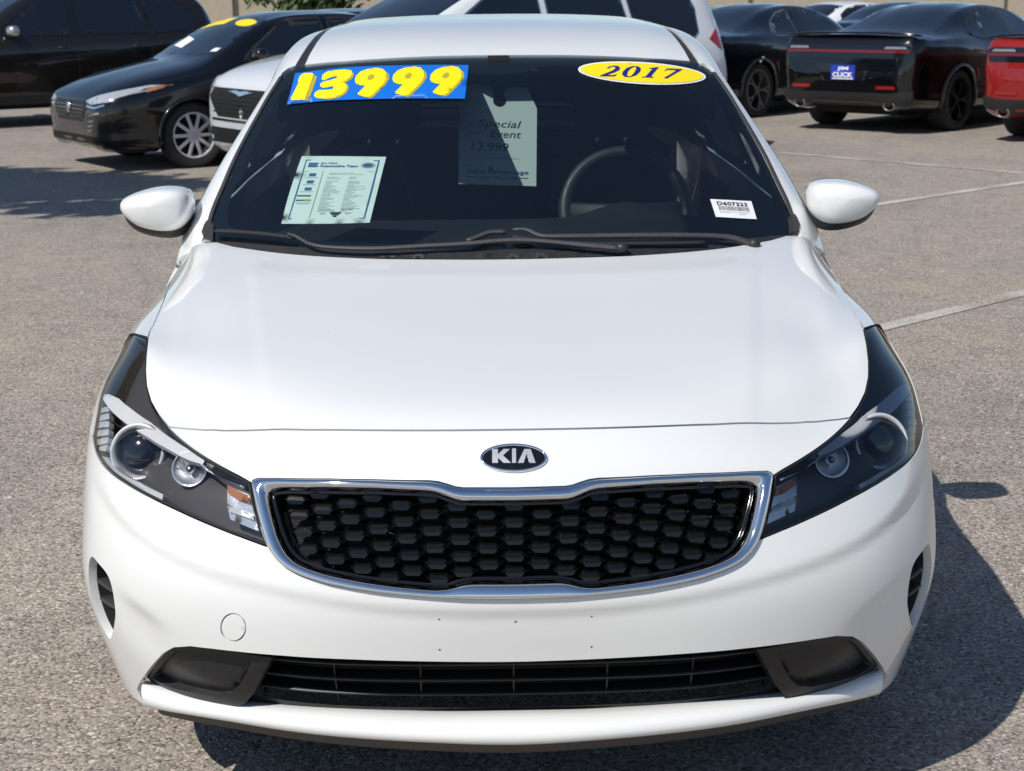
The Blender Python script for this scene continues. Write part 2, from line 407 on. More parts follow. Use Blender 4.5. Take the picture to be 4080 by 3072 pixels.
# feature lines as (u, v) positions on those surfaces
TRACES = {
 'hl_inner': [[0.8805,0.9],[0.8765,0.8781],[0.8726,0.8562],[0.8688,0.8343],[0.865,0.8123],[0.8604,0.7906],[0.8547,0.7691],[0.8484,0.7478],[0.8388,0.7279],[0.8274,0.7088],[0.8112,0.6939],[0.7939,0.6799],[0.7739,0.6703],[0.7536,0.6612],[0.7325,0.654],[0.7114,0.6468]],
 'hl_inner2': [[0.7114,0.6468],[0.6897,0.64],[0.6679,0.6331],[0.6461,0.6263],[0.6244,0.6192],[0.6027,0.6119],[0.5811,0.6044],[0.5596,0.5969],[0.538,0.5893],[0.5164,0.5819],[0.4947,0.5747],[0.4731,0.5674]],
 'hl_grille': [[0.4731,0.5674],[0.4676,0.5547],[0.4624,0.5419],[0.4572,0.529],[0.4517,0.5163],[0.446,0.5036],[0.4404,0.4909],[0.4347,0.4783],[0.429,0.4657],[0.4232,0.4531]],
 'hl_low': [[0.4232,0.4531],[0.4467,0.4592],[0.4703,0.4652],[0.494,0.4704],[0.5178,0.4758],[0.5416,0.4806],[0.5654,0.4851],[0.5894,0.4892],[0.6134,0.4926],[0.6376,0.495],[0.6618,0.4973],[0.6861,0.4986],[0.7104,0.4997],[0.7347,0.5006],[0.759,0.5007],[0.7833,0.5008],[0.8076,0.5014],[0.8319,0.5021],[0.8562,0.5039],[0.8803,0.5062],[0.9042,0.5105],[0.928,0.5154]],
 'hl_outer': [[0.928,0.5154],[0.9394,0.5398],[0.9544,0.562],[0.9736,0.5796],[0.9933,0.597],[1.0075,0.6206],[1.0209,0.645],[1.0259,0.6708],[1.0261,0.6979],[1.0262,0.7251],[1.0266,0.7523],[1.0212,0.7789],[1.0157,0.8055],[1.0113,0.8325],[1.0014,0.8579],[0.9905,0.8829]],
 'hl_top': [[0.9905,0.8829],[0.9683,0.8839],[0.9462,0.8848],[0.9242,0.8859],[0.9023,0.8923],[0.8805,0.9]],
 'gr_top': [[0.0012,0.5676],[0.0857,0.5687],[0.0984,0.5705],[0.1133,0.5754],[0.1284,0.5798],[0.1456,0.5816],[0.1755,0.5817],[0.2395,0.5827],[0.3223,0.5818],[0.4255,0.577],[0.4588,0.5742],[0.4659,0.5706],[0.4687,0.5647]],
 'gr_side': [[0.4687,0.5647],[0.4595,0.5444],[0.4493,0.5178],[0.4385,0.4899],[0.4293,0.4663],[0.4209,0.4485],[0.4082,0.4306]],
 'gr_bot': [[0.4082,0.4306],[0.3925,0.4161],[0.3737,0.4061],[0.3501,0.398],[0.3185,0.3892],[0.2709,0.3816],[0.2235,0.376],[0.1766,0.3727],[0.1284,0.3697],[0.1091,0.3686],[0.0881,0.3671],[0.0039,0.3664]],
 'gi_top': [[0.0016,0.5433],[0.0878,0.5443],[0.1004,0.5465],[0.1151,0.5528],[0.1278,0.5584],[0.1406,0.5614],[0.1745,0.5631],[0.2381,0.5656],[0.32,0.5647],[0.4044,0.5605],[0.428,0.5569],[0.4328,0.5548],[0.4339,0.5513]],
 'gi_side': [[0.4339,0.5513],[0.4284,0.5331],[0.4163,0.5021],[0.4071,0.477],[0.3971,0.4579],[0.386,0.4434]],
 'gi_bot': [[0.386,0.4434],[0.3718,0.4324],[0.3497,0.4236],[0.3182,0.415],[0.2707,0.4067],[0.2234,0.3995],[0.1765,0.3944],[0.1456,0.3919],[0.1302,0.391],[0.1112,0.3938],[0.0985,0.3996],[0.0837,0.4048],[0.0669,0.4059],[0.0035,0.4053]],
 'low_open': [[-0.0214,0.2235],[0.0215,0.2242],[0.0644,0.2248],[0.1073,0.2255],[0.1501,0.2263],[0.193,0.227],[0.2359,0.2275],[0.2788,0.228],[0.3217,0.2278],[0.3645,0.2272],[0.4074,0.2267],[0.4503,0.2252],[0.4931,0.2233],[0.5359,0.2205],[0.5784,0.2158],[0.6186,0.2019],[0.6543,0.1786],[0.6883,0.1524],[0.7225,0.1266],[0.757,0.1011],[0.7919,0.0762],[0.8268,0.0514]],
 'ridge': [[-0.023,0.3466],[0.08,0.3483],[0.2202,0.3556],[0.3291,0.3659],[0.4374,0.382],[0.5476,0.4054],[0.6167,0.429],[0.6784,0.4354],[0.7384,0.4429],[0.7824,0.4579],[0.8088,0.4706]],
 'vent': [[0.7852,0.3139],[0.74,0.3108],[0.7185,0.304],[0.7115,0.2768],[0.714,0.2527],[0.7284,0.2245],[0.761,0.1898],[0.8086,0.1562],[0.8284,0.1522],[0.8226,0.1693],[0.7885,0.224],[0.7798,0.2774]],
 'tow': [[0.4694,0.2793],[0.4706,0.2715],[0.4733,0.264],[0.4772,0.2573],[0.4821,0.2518],[0.4877,0.2479],[0.4934,0.2459],[0.499,0.2459],[0.5039,0.2479],[0.5079,0.2518],[0.5106,0.2573],[0.512,0.2641],[0.512,0.2717],[0.5105,0.2797],[0.5078,0.2873],[0.5041,0.2941],[0.4994,0.2996],[0.4942,0.3035],[0.4887,0.3055],[0.4834,0.3054],[0.4785,0.3032],[0.4744,0.2992],[0.4714,0.2936],[0.4696,0.2868]],
 'holes': [[-0.1295,0.3182],[-0.1304,0.2526],[-0.0003,0.3115],[0.1293,0.3191],[0.1299,0.2534],[0.0001,0.3119]],
 'gap_front': [[0.0,0.6818],[0.0552,0.6814],[0.1104,0.681],[0.1657,0.6807],[0.2209,0.6803],[0.2761,0.6798],[0.3313,0.6797],[0.3865,0.6797],[0.4417,0.6824],[0.4969,0.6845],[0.552,0.6841],[0.6071,0.6803],[0.66,0.667],[0.7114,0.6468]],
 'hood_rear': [[0.0,1.499],[0.0518,1.5006],[0.1037,1.5022],[0.1555,1.5038],[0.2073,1.5054],[0.2591,1.5069],[0.3109,1.5088],[0.3625,1.5141],[0.414,1.5196],[0.4655,1.5258],[0.5167,1.5337],[0.5677,1.5429],[0.6183,1.554],[0.669,1.565],[0.719,1.5777],[0.7636,1.6041],[0.8023,1.6364],[0.8321,1.6787]],
 'hood_side': [[0.8856,0.9125],[0.8878,0.9625],[0.8902,1.0124],[0.8986,1.0617],[0.9073,1.1109],[0.9198,1.1594],[0.9325,1.2077],[0.9468,1.2556],[0.962,1.3033],[0.9771,1.351]],
 'crease_out': [[0.6976,0.7014],[0.7297,0.7792],[0.7634,0.8935],[0.7941,1.0186],[0.7968,1.033],[0.8227,1.1442],[0.858,1.28],[0.8915,1.4268],[0.89,1.5903]],
 'crease_in': [[0.4671,0.6995],[0.4773,0.7368],[0.496,0.8282],[0.5266,0.9429],[0.5623,1.0862],[0.5897,1.209],[0.6098,1.2971],[0.6344,1.3538]],
 'emblem': [[0.0007,0.6208]],
 'in_brow': [[1.0149,0.5889],[0.9585,0.5923],[0.8768,0.599],[0.8064,0.6041],[0.74,0.6063],[0.6759,0.6019],[0.6186,0.5936],[0.5866,0.5922],[0.5877,0.6019],[0.6178,0.6158],[0.6797,0.6285],[0.7614,0.6402],[0.8309,0.6385],[0.8933,0.6332],[0.9511,0.6163]],
 'in_proj': [[0.7112,0.6021],[0.705,0.592],[0.7013,0.5814],[0.7005,0.5706],[0.7028,0.5604],[0.7077,0.5513],[0.7151,0.5434],[0.7247,0.5366],[0.736,0.5311],[0.7489,0.5269],[0.7629,0.5239],[0.7775,0.5223],[0.7921,0.522],[0.8059,0.5233],[0.8183,0.526],[0.8285,0.5305],[0.8358,0.5367],[0.8398,0.5445],[0.8405,0.554],[0.8382,0.5649],[0.8336,0.5766],[0.8272,0.5882],[0.8193,0.5991],[0.8102,0.6087],[0.8,0.6167],[0.7888,0.6227],[0.777,0.6265],[0.7649,0.628],[0.7527,0.6271],[0.7408,0.6238],[0.7297,0.6184],[0.7196,0.611]],
 'in_high': [[0.608,0.5997],[0.605,0.5927],[0.604,0.5859],[0.6049,0.5795],[0.6076,0.5741],[0.6119,0.5698],[0.6173,0.567],[0.6235,0.5657],[0.63,0.566],[0.6364,0.5679],[0.6424,0.5713],[0.6476,0.5761],[0.6518,0.582],[0.6547,0.5887],[0.6562,0.5956],[0.6562,0.6024],[0.6544,0.6086],[0.651,0.6135],[0.646,0.617],[0.6399,0.6186],[0.633,0.6182],[0.6257,0.6159],[0.6188,0.6118],[0.6127,0.6062]],
 'in_drl': [[0.917,0.4911],[0.8333,0.5147],[0.7772,0.5098],[0.6999,0.5122],[0.6435,0.5098],[0.6414,0.4964],[0.695,0.4979],[0.7709,0.4955],[0.8469,0.4894]],
 'in_turn': [[0.5303,0.5637],[0.4807,0.5475],[0.4659,0.5132],[0.454,0.4795],[0.4817,0.4871],[0.5098,0.4951],[0.5214,0.5258]],
 'in_amber': [[0.5277,0.5606],[0.481,0.5458],[0.4739,0.5292],[0.4961,0.5329],[0.5215,0.5447]],
 'in_clear': [[0.517,0.5191],[0.4899,0.5158],[0.4651,0.5075],[0.4619,0.4989],[0.4881,0.5046],[0.5121,0.509]],
 'in_cell0': [[1.0072,0.5506],[0.9218,0.5953],[0.9045,0.5907],[1.0072,0.5368]],
 'in_cell1': [[0.9906,0.5368],[0.8997,0.5877],[0.8854,0.5796],[0.9906,0.523]],
 'in_cell2': [[0.9906,0.523],[0.8808,0.5761],[0.8698,0.5668],[0.9906,0.5093]],
 'in_cell3': [[1.0072,0.4955],[0.8658,0.5632],[0.8575,0.5532],[0.9818,0.4933]],
 'in_cell4': [[0.9648,0.4946],[0.854,0.5496],[0.8484,0.5391],[0.9365,0.4939]],
 'in_cell5': [[0.9264,0.4948],[0.8472,0.5354],[0.8464,0.5221],[1.1519,0.4172]],
 'fog_out': [[0.4346,0.2115],[0.4616,0.1654],[0.4888,0.1219],[0.5167,0.0904],[0.5479,0.0715],[0.594,0.0615],[0.6553,0.057],[0.7596,0.0493],[0.9406,0.0],[0.8208,0.0815],[0.7216,0.1464],[0.66,0.1851],[0.6059,0.2042],[0.5377,0.2118]],
 'fog_in': [[0.4734,0.1999],[0.4922,0.1667],[0.5187,0.1286],[0.5443,0.1052],[0.5789,0.0928],[0.7399,0.0718],[0.7847,0.0753],[0.7103,0.1257],[0.6408,0.1802],[0.6112,0.1898],[0.5408,0.1987]],
 'ws_side': [[0.6705,0.1131],[0.6697,0.167],[0.6699,0.2208],[0.6683,0.2747],[0.6668,0.3286],[0.6679,0.3825],[0.6695,0.4364],[0.6711,0.4903],[0.6725,0.5441],[0.674,0.598],[0.6751,0.6519],[0.6763,0.7058],[0.6726,0.7594],[0.6668,0.813]],
 'ws_top': [[0.672,0.7969],[0.6655,0.8382],[0.6461,0.8565],[0.6284,0.8643],[0.601,0.8646],[0.4676,0.8458],[0.3458,0.8456],[0.2332,0.8456]],
 'ditch_o': [[0.6325,0.8722],[0.6268,0.9261],[0.6216,0.9801],[0.6176,1.0342],[0.6139,1.0883],[0.612,1.1426],[0.6122,1.1969],[0.6132,1.2511],[0.6149,1.3053],[0.6166,1.3596]],
 'ditch_i': [[0.6058,0.8698],[0.603,0.9091],[0.6001,0.9485],[0.5965,0.9878],[0.5929,1.027],[0.5896,1.0663],[0.5868,1.1057],[0.5839,1.145]],
 'price': [[-0.6194,0.8182],[-0.0849,0.7908],[-0.0907,0.6447],[-0.5963,0.6664]],
 'oval': [[0.6251,0.7787],[0.6205,0.7709],[0.6124,0.763],[0.6013,0.7552],[0.5875,0.7474],[0.5712,0.7398],[0.5529,0.7324],[0.5325,0.7257],[0.5102,0.72],[0.4863,0.7157],[0.4612,0.7128],[0.4353,0.7113],[0.4093,0.711],[0.3837,0.712],[0.359,0.7139],[0.3356,0.7167],[0.3138,0.7204],[0.2939,0.7248],[0.2762,0.7299],[0.261,0.7356],[0.2483,0.7418],[0.2385,0.7484],[0.2316,0.7553],[0.2278,0.7623],[0.2271,0.7693],[0.2295,0.7762],[0.2352,0.7829],[0.2439,0.7893],[0.2557,0.7953],[0.2703,0.8008],[0.2877,0.8057],[0.3076,0.81],[0.3297,0.8136],[0.354,0.8163],[0.3801,0.8183],[0.4076,0.8195],[0.4359,0.8201],[0.4639,0.8203],[0.4908,0.8204],[0.5159,0.8202],[0.5388,0.8197],[0.5593,0.8185],[0.5776,0.8161],[0.5935,0.8123],[0.6066,0.8073],[0.6166,0.8011],[0.6232,0.794],[0.626,0.7865]],
 'oval_q': [[0.2312,0.8253],[0.6488,0.8542],[0.6051,0.7279],[0.219,0.7263]],
 'paper': [[-0.4911,0.459],[-0.2812,0.4485],[-0.3002,0.2125],[-0.4943,0.1994]],
 'barcode': [[0.4743,0.2665],[0.5793,0.2511],[0.5778,0.177],[0.4763,0.198]],
 'wl_arm': [[0.2597,0.0711],[0.1475,0.0948],[0.0194,0.1111],[-0.071,0.1013],[-0.192,0.0902],[-0.2873,0.081],[-0.3543,0.0826],[-0.4204,0.0991],[-0.4428,0.1194],[-0.4618,0.1275]],
 'wl_blade': [[-0.6425,0.1268],[-0.59,0.1329],[-0.5224,0.1328],[-0.4494,0.125]],
 'wr_arm': [[0.5403,0.055],[0.4962,0.0873],[0.4416,0.1037],[0.3091,0.1178],[0.1148,0.1227],[0.0805,0.1297],[0.0587,0.1477],[0.0234,0.15]],
 'wr_blade': [[0.434,0.0907],[0.2941,0.0999],[0.154,0.1072],[0.0771,0.1198],[0.0231,0.1361]],
 'wr_tip': [[-0.0851,0.115],[-0.058,0.1298],[-0.0354,0.1431],[0.0065,0.1454]],
 'cv0': [[-0.2828,0.089],[-0.2435,0.0894],[-0.2375,0.0712],[-0.2766,0.0709]],
 'cv1': [[-0.2339,0.0895],[-0.1846,0.0896],[-0.1784,0.0689],[-0.2278,0.0687]],
 'cv2': [[-0.1755,0.0896],[-0.1229,0.0895],[-0.1173,0.0667],[-0.1699,0.0668]],
 'cv3': [[-0.1128,0.0904],[-0.0496,0.0899],[-0.046,0.0646],[-0.109,0.0652]],
 'cv4': [[-0.0389,0.0908],[0.0389,0.0894],[0.0399,0.0641],[-0.0375,0.0655]],
 'cv5': [[0.0565,0.092],[0.1102,0.0904],[0.1055,0.0643],[0.0519,0.0658]],
 'cv6': [[0.126,0.0909],[0.1727,0.0892],[0.1674,0.0636],[0.1207,0.0653]],
 'cv7': [[0.1891,0.0895],[0.2302,0.0878],[0.2243,0.0641],[0.1833,0.066]],
 'cv8': [[0.2482,0.0889],[0.2795,0.0873],[0.2736,0.0667],[0.2425,0.0684]],
 'cap': [[0.6566,0.1589],[0.6671,0.1707],[0.6802,0.172],[0.6844,0.1529],[0.6866,0.1243],[0.6776,0.1063],[0.648,0.0938],[0.6524,0.126]],
 'px_g1': [[-0.598,0.7805],[-0.5976,0.7991],[-0.589,0.8089],[-0.5632,0.8029],[-0.5559,0.7924],[-0.5518,0.7303],[-0.547,0.6741],[-0.5883,0.6816],[-0.5927,0.689],[-0.5921,0.725],[-0.5924,0.7612],[-0.5967,0.7711]],
 'px_s1': [[-0.5547,0.7897],[-0.543,0.7797],[-0.5387,0.7212],[-0.5354,0.6699],[-0.545,0.6718],[-0.5512,0.7302]],
 'px_g3': [[-0.5252,0.762],[-0.5277,0.7825],[-0.5186,0.7964],[-0.4939,0.7994],[-0.4613,0.7968],[-0.4389,0.7889],[-0.431,0.7721],[-0.4347,0.7552],[-0.4455,0.7398],[-0.456,0.7362],[-0.4438,0.7273],[-0.4344,0.7123],[-0.4341,0.6948],[-0.4434,0.6787],[-0.4623,0.6697],[-0.4883,0.6683],[-0.5141,0.6754],[-0.5255,0.687],[-0.5273,0.7009],[-0.5198,0.7104],[-0.4948,0.7067],[-0.4773,0.7071],[-0.475,0.7135],[-0.4825,0.7206],[-0.4954,0.7179],[-0.5088,0.7179],[-0.5193,0.7264],[-0.5233,0.7403],[-0.5148,0.7482],[-0.4963,0.7505],[-0.4796,0.7565],[-0.4755,0.7627],[-0.4851,0.7669],[-0.5021,0.7623],[-0.5136,0.7539],[-0.522,0.7569]],
 'px_s3': [[-0.4324,0.779],[-0.4251,0.7679],[-0.4264,0.7509],[-0.4388,0.7357],[-0.4468,0.7338],[-0.4316,0.7179],[-0.4276,0.7018],[-0.431,0.683],[-0.4485,0.6681],[-0.4737,0.6637],[-0.4883,0.6683],[-0.4623,0.6697],[-0.4434,0.6787],[-0.4341,0.6948],[-0.4344,0.7123],[-0.4438,0.7273],[-0.456,0.7362],[-0.4455,0.7398],[-0.4347,0.7552],[-0.431,0.7721]],
 'px_g90': [[-0.416,0.7364],[-0.4177,0.7575],[-0.4071,0.7782],[-0.3854,0.7895],[-0.3567,0.7926],[-0.3357,0.7846],[-0.3233,0.7657],[-0.3184,0.7399],[-0.323,0.7161],[-0.3376,0.6902],[-0.3498,0.6687],[-0.358,0.6627],[-0.3701,0.6636],[-0.3909,0.6737],[-0.3949,0.6797],[-0.3862,0.696],[-0.3782,0.7108],[-0.3942,0.7142],[-0.4089,0.7235]],
 'px_s90': [[-0.3234,0.77],[-0.3138,0.7562],[-0.3104,0.7351],[-0.3191,0.708],[-0.3316,0.686],[-0.3438,0.6646],[-0.3517,0.6571],[-0.3642,0.6606],[-0.358,0.6627],[-0.3498,0.6687],[-0.3376,0.6902],[-0.323,0.7161],[-0.3184,0.7399]],
 'px_h90': [[-0.3589,0.7542],[-0.3581,0.7487],[-0.3592,0.7429],[-0.3621,0.7381],[-0.3662,0.7352],[-0.3707,0.7347],[-0.3747,0.7367],[-0.3774,0.7409],[-0.3784,0.7464],[-0.3773,0.7522],[-0.3743,0.7571],[-0.3702,0.7602],[-0.3656,0.7607],[-0.3616,0.7585]],
 'px_g91': [[-0.3003,0.7323],[-0.3003,0.753],[-0.2892,0.7737],[-0.2688,0.7855],[-0.2422,0.7895],[-0.2229,0.7822],[-0.2121,0.7639],[-0.2085,0.7385],[-0.214,0.7148],[-0.2293,0.6889],[-0.2422,0.6674],[-0.2504,0.6613],[-0.262,0.6619],[-0.2813,0.6715],[-0.2847,0.6772],[-0.2752,0.6934],[-0.2666,0.7082],[-0.2814,0.7111],[-0.2945,0.7199]],
 'px_s91': [[-0.212,0.7682],[-0.2035,0.7548],[-0.2011,0.734],[-0.2107,0.7069],[-0.2238,0.6848],[-0.2367,0.6635],[-0.2447,0.656],[-0.2566,0.6591],[-0.2504,0.6613],[-0.2422,0.6674],[-0.2293,0.6889],[-0.214,0.7148],[-0.2085,0.7385]],
 'px_h91': [[-0.246,0.7515],[-0.2455,0.7461],[-0.2469,0.7403],[-0.2499,0.7355],[-0.2538,0.7326],[-0.2581,0.7319],[-0.2617,0.7338],[-0.264,0.7378],[-0.2646,0.7433],[-0.2632,0.749],[-0.2603,0.7539],[-0.2562,0.757],[-0.252,0.7577],[-0.2483,0.7557]],
 'px_g92': [[-0.1913,0.7275],[-0.1904,0.7478],[-0.179,0.7685],[-0.1589,0.7808],[-0.1331,0.7856],[-0.1146,0.779],[-0.1049,0.7611],[-0.1026,0.736],[-0.1092,0.7123],[-0.1253,0.6862],[-0.1388,0.6647],[-0.147,0.6585],[-0.158,0.6589],[-0.1761,0.6679],[-0.179,0.6735],[-0.1691,0.6898],[-0.1602,0.7045],[-0.1743,0.7071],[-0.1864,0.7154]],
 'px_s92': [[-0.1045,0.7654],[-0.0969,0.7523],[-0.0957,0.7317],[-0.1063,0.7045],[-0.1201,0.6824],[-0.1337,0.6609],[-0.1417,0.6533],[-0.1529,0.6562],[-0.147,0.6585],[-0.1388,0.6647],[-0.1253,0.6862],[-0.1092,0.7123],[-0.1026,0.736]],
 'px_h92': [[-0.1384,0.7479],[-0.1382,0.7425],[-0.1398,0.7368],[-0.1428,0.732],[-0.1468,0.7289],[-0.1509,0.7282],[-0.1543,0.73],[-0.1564,0.7339],[-0.1567,0.7392],[-0.1551,0.7449],[-0.152,0.7499],[-0.148,0.7531],[-0.1439,0.7538],[-0.1405,0.752]],
 'px_o2': [[0.3118,0.7723],[0.3207,0.784],[0.3373,0.7906],[0.3514,0.7893],[0.356,0.7795],[0.3504,0.768],[0.3341,0.7561],[0.3097,0.7437],[0.3276,0.7439],[0.3351,0.7468],[0.3418,0.7497],[0.3312,0.7378],[0.2852,0.7355],[0.2909,0.742],[0.3116,0.7548],[0.3309,0.7667],[0.3402,0.7775],[0.3386,0.7847],[0.329,0.7832],[0.3192,0.7749]],
 'px_o0': [[0.355,0.748],[0.3607,0.7621],[0.376,0.7809],[0.3993,0.7928],[0.4173,0.7925],[0.424,0.7825],[0.4178,0.7662],[0.4009,0.7476],[0.3782,0.7369],[0.3613,0.7375]],
 'px_o0h': [[0.3712,0.7465],[0.377,0.7631],[0.3905,0.7797],[0.4028,0.7884],[0.4085,0.7871],[0.4062,0.7764],[0.3951,0.7579],[0.3824,0.743],[0.3738,0.7404]],
 'px_o1': [[0.452,0.7868],[0.4811,0.7963],[0.486,0.7961],[0.466,0.7699],[0.4469,0.7453],[0.4551,0.7436],[0.4536,0.7405],[0.4146,0.7386],[0.4163,0.7417],[0.4293,0.7449],[0.4466,0.7655],[0.4618,0.7843],[0.4506,0.7834]],
 'px_o7': [[0.5108,0.7944],[0.5593,0.8025],[0.553,0.7937],[0.5255,0.7677],[0.4976,0.7432],[0.4846,0.7422],[0.5108,0.7639],[0.5387,0.7907],[0.5104,0.7873],[0.4977,0.7773]],
 'oval2': [[0.6156,0.7782],[0.6116,0.7713],[0.6043,0.7642],[0.594,0.7572],[0.5811,0.7501],[0.5659,0.7432],[0.5484,0.7365],[0.5291,0.7305],[0.5078,0.7254],[0.4849,0.7215],[0.4608,0.7188],[0.436,0.7174],[0.411,0.7171],[0.3863,0.7179],[0.3625,0.7196],[0.34,0.7222],[0.319,0.7254],[0.2998,0.7294],[0.2828,0.7339],[0.2681,0.739],[0.2559,0.7445],[0.2463,0.7503],[0.2397,0.7564],[0.236,0.7625],[0.2352,0.7687],[0.2376,0.7747],[0.2429,0.7806],[0.2512,0.7861],[0.2625,0.7913],[0.2764,0.7961],[0.293,0.8003],[0.312,0.8039],[0.3331,0.8069],[0.3563,0.8093],[0.3812,0.8109],[0.4074,0.8119],[0.4343,0.8124],[0.461,0.8126],[0.4867,0.8127],[0.5108,0.8126],[0.5327,0.8122],[0.5524,0.8113],[0.5699,0.8094],[0.585,0.8065],[0.5975,0.8024],[0.607,0.7973],[0.6133,0.7914],[0.6163,0.7849]],
 'emb': [[0.0591,0.6198],[0.0584,0.6163],[0.0567,0.613],[0.054,0.6097],[0.0505,0.6067],[0.0461,0.604],[0.041,0.6015],[0.0352,0.5994],[0.0289,0.5977],[0.0221,0.5963],[0.015,0.5953],[0.0076,0.5948],[0.0001,0.5947],[-0.0074,0.595],[-0.0147,0.5958],[-0.0218,0.597],[-0.0286,0.5985],[-0.0348,0.6005],[-0.0405,0.6028],[-0.0455,0.6054],[-0.0497,0.6083],[-0.0532,0.6114],[-0.0557,0.6147],[-0.0572,0.6181],[-0.0578,0.6216],[-0.0574,0.6252],[-0.056,0.6287],[-0.0536,0.6321],[-0.0502,0.6354],[-0.0459,0.6384],[-0.0409,0.6411],[-0.035,0.6436],[-0.0286,0.6456],[-0.0216,0.6472],[-0.0141,0.6483],[-0.0065,0.6489],[0.0013,0.6491],[0.0091,0.6487],[0.0167,0.6478],[0.0241,0.6464],[0.031,0.6446],[0.0374,0.6424],[0.0431,0.6398],[0.048,0.6369],[0.0521,0.6337],[0.0553,0.6304],[0.0576,0.6269],[0.0588,0.6234]],
 'emb2': [[0.0543,0.6199],[0.0537,0.617],[0.0521,0.6141],[0.0497,0.6114],[0.0465,0.6089],[0.0425,0.6066],[0.0378,0.6045],[0.0325,0.6027],[0.0267,0.6013],[0.0204,0.6001],[0.0139,0.5993],[0.0071,0.5989],[0.0002,0.5988],[-0.0067,0.5991],[-0.0135,0.5997],[-0.02,0.6007],[-0.0262,0.6021],[-0.032,0.6037],[-0.0372,0.6057],[-0.0418,0.6079],[-0.0457,0.6103],[-0.0488,0.6129],[-0.0511,0.6157],[-0.0525,0.6186],[-0.053,0.6216],[-0.0526,0.6246],[-0.0513,0.6275],[-0.0491,0.6303],[-0.046,0.633],[-0.0421,0.6356],[-0.0374,0.6378],[-0.0321,0.6398],[-0.0261,0.6415],[-0.0197,0.6428],[-0.0129,0.6437],[-0.0059,0.6443],[0.0012,0.6444],[0.0083,0.644],[0.0153,0.6433],[0.0221,0.6421],[0.0284,0.6406],[0.0342,0.6388],[0.0395,0.6366],[0.044,0.6342],[0.0478,0.6316],[0.0508,0.6288],[0.0529,0.6259],[0.0541,0.6229]],
 'kia_k': [[-0.0367,0.6372],[-0.0266,0.6371],[-0.0266,0.6266],[-0.0169,0.6369],[-0.0056,0.6367],[-0.0179,0.6245],[-0.0043,0.6104],[-0.0172,0.6106],[-0.0266,0.6203],[-0.0266,0.6107],[-0.0365,0.6109]],
 'kia_i': [[-0.002,0.6377],[0.005,0.6376],[0.0043,0.6103],[-0.0026,0.6104]],
 'kia_a': [[0.0194,0.6363],[0.0304,0.6361],[0.0378,0.6098],[0.0275,0.6099],[0.023,0.6273],[0.0172,0.6101],[0.0073,0.6102]],
}
TR = {k: np.array(v) for k, v in TRACES.items()}
def sstep(x): x = np.clip(x, 0, 1); return x*x*(3-2*x)
RIDGE = np.polyfit(TR['ridge'][:, 0], TR['ridge'][:, 1], 3); CREASE = np.polyfit(TR['crease_out'][:, 1], TR['crease_out'][:, 0], 2)
def front_relief(u, v):
    """pressed-in relief of the nose: bumper ridge, two hood creases, pockets round the side vents"""
    a = np.abs(u); d = np.zeros_like(a)
    vr = np.polyval(RIDGE, np.minimum(a, .84))
    d -= .0075*sstep((vr-v)/.030)*sstep((.90-a)/.18)
    uc = np.polyval(CREASE, v); s = np.maximum(a-uc, 0)
    d -= .006*(1-np.exp(-s/.06))*sstep((v-.72)/.25)
    c = TR['crease_in']; uc = np.interp(v, c[:, 1], c[:, 0])
    d += .0026*(1-sstep((a-uc+.004)/.034))*sstep((v-.62)/.16)*sstep((1.48-v)/.14)
    d -= .010*np.exp(-((a-.690)/.060)**2-((v-.225)/.070)**2)*sstep((.325-v+.30*(a-.79))/.05)
    return d
FRONTP = Patch(FRONT, disp=front_relief)
GREENP = Patch(GREEN)

# ================================================================ the white sedan in front
car = empty('white_sedan')
tag(car, 'white compact sedan with black grille and price numbers on its windscreen, parked nose-on in front', 'car')
F_, G_ = FRONTP, GREENP
UM = F_.u[-1]-.004
cat = lambda *a: np.concatenate([np.asarray(x, float).reshape(-1, 2) for x in a])
def sym(half):                      # closed outline from a right half that starts and ends on the centre line
    h = np.asarray(half, float); m = h[::-1]*np.array([-1, 1]); return clean(np.concatenate([h, m]))
def c0(p):                          # snap the first point to the centre line
    p = np.array(p); p = p[p[:, 0] > .004] if p[0, 0] < .05 else p
    return np.concatenate([[[0, p[0, 1]]], p])
hl_top, hl_in, hl_in2, hl_gr, hl_low, hl_out = (TR[k] for k in ('hl_top', 'hl_inner', 'hl_inner2', 'hl_grille', 'hl_low', 'hl_outer'))
hl_outline = smooth = clean(cat(hl_in, hl_in2, hl_gr, hl_low, hl_out, hl_top), .004)
gapf = c0(TR['gap_front']); gapf[-1] = hl_in2[0]
hside = TR['hood_side']; hside = cat([hl_top[-1]], hside[1:], [(.995, 1.42), (1.005, 1.648)])
hrear = c0(TR['hood_rear'])
hood_half = cat(gapf, hl_in[::-1], hside[1:], [(hrear[-1, 0]+.02, 1.648)], hrear[::-1])
panel('hood', F_, sym(hood_half), M['white'], car, step=.016, shrink=.0030, lip=.014)
gt = np.concatenate([[[0, TR['gr_top'][0, 1]]], TR['gr_top'][1:]])
nose_half = cat(gapf, hl_in2[1:-1], [gt[-1]], gt[::-1])
panel('nose_panel', F_, sym(nose_half), M['white'], car, step=.012, shrink=.0016, lip=.014)
SEAM = [(UM, .517), (.96, .517)]
low = c0(TR['low_open']); low = low[low[:, 0] < .80]; low = cat(low, [(.832, .045), (.838, .006)])
gb = np.concatenate([TR['gr_bot'][:-1], [[0, TR['gr_bot'][-1, 1]]]])
bump_half = cat(low, [(UM, .006)], SEAM, hl_low[::-1], TR['gr_side'][3:], gb[1:])
vent = np.array([(.800,.319),(.765,.315),(.738,.310),(.721,.301),(.713,.284),(.713,.26),(.720,.232),(.738,.207),(.765,.182),(.797,.160),(.818,.152),(.832,.165),(.842,.20),(.845,.25),(.838,.295),(.822,.315)])
vent[:, 0] = .872-(.845-vent[:, 0])*.84
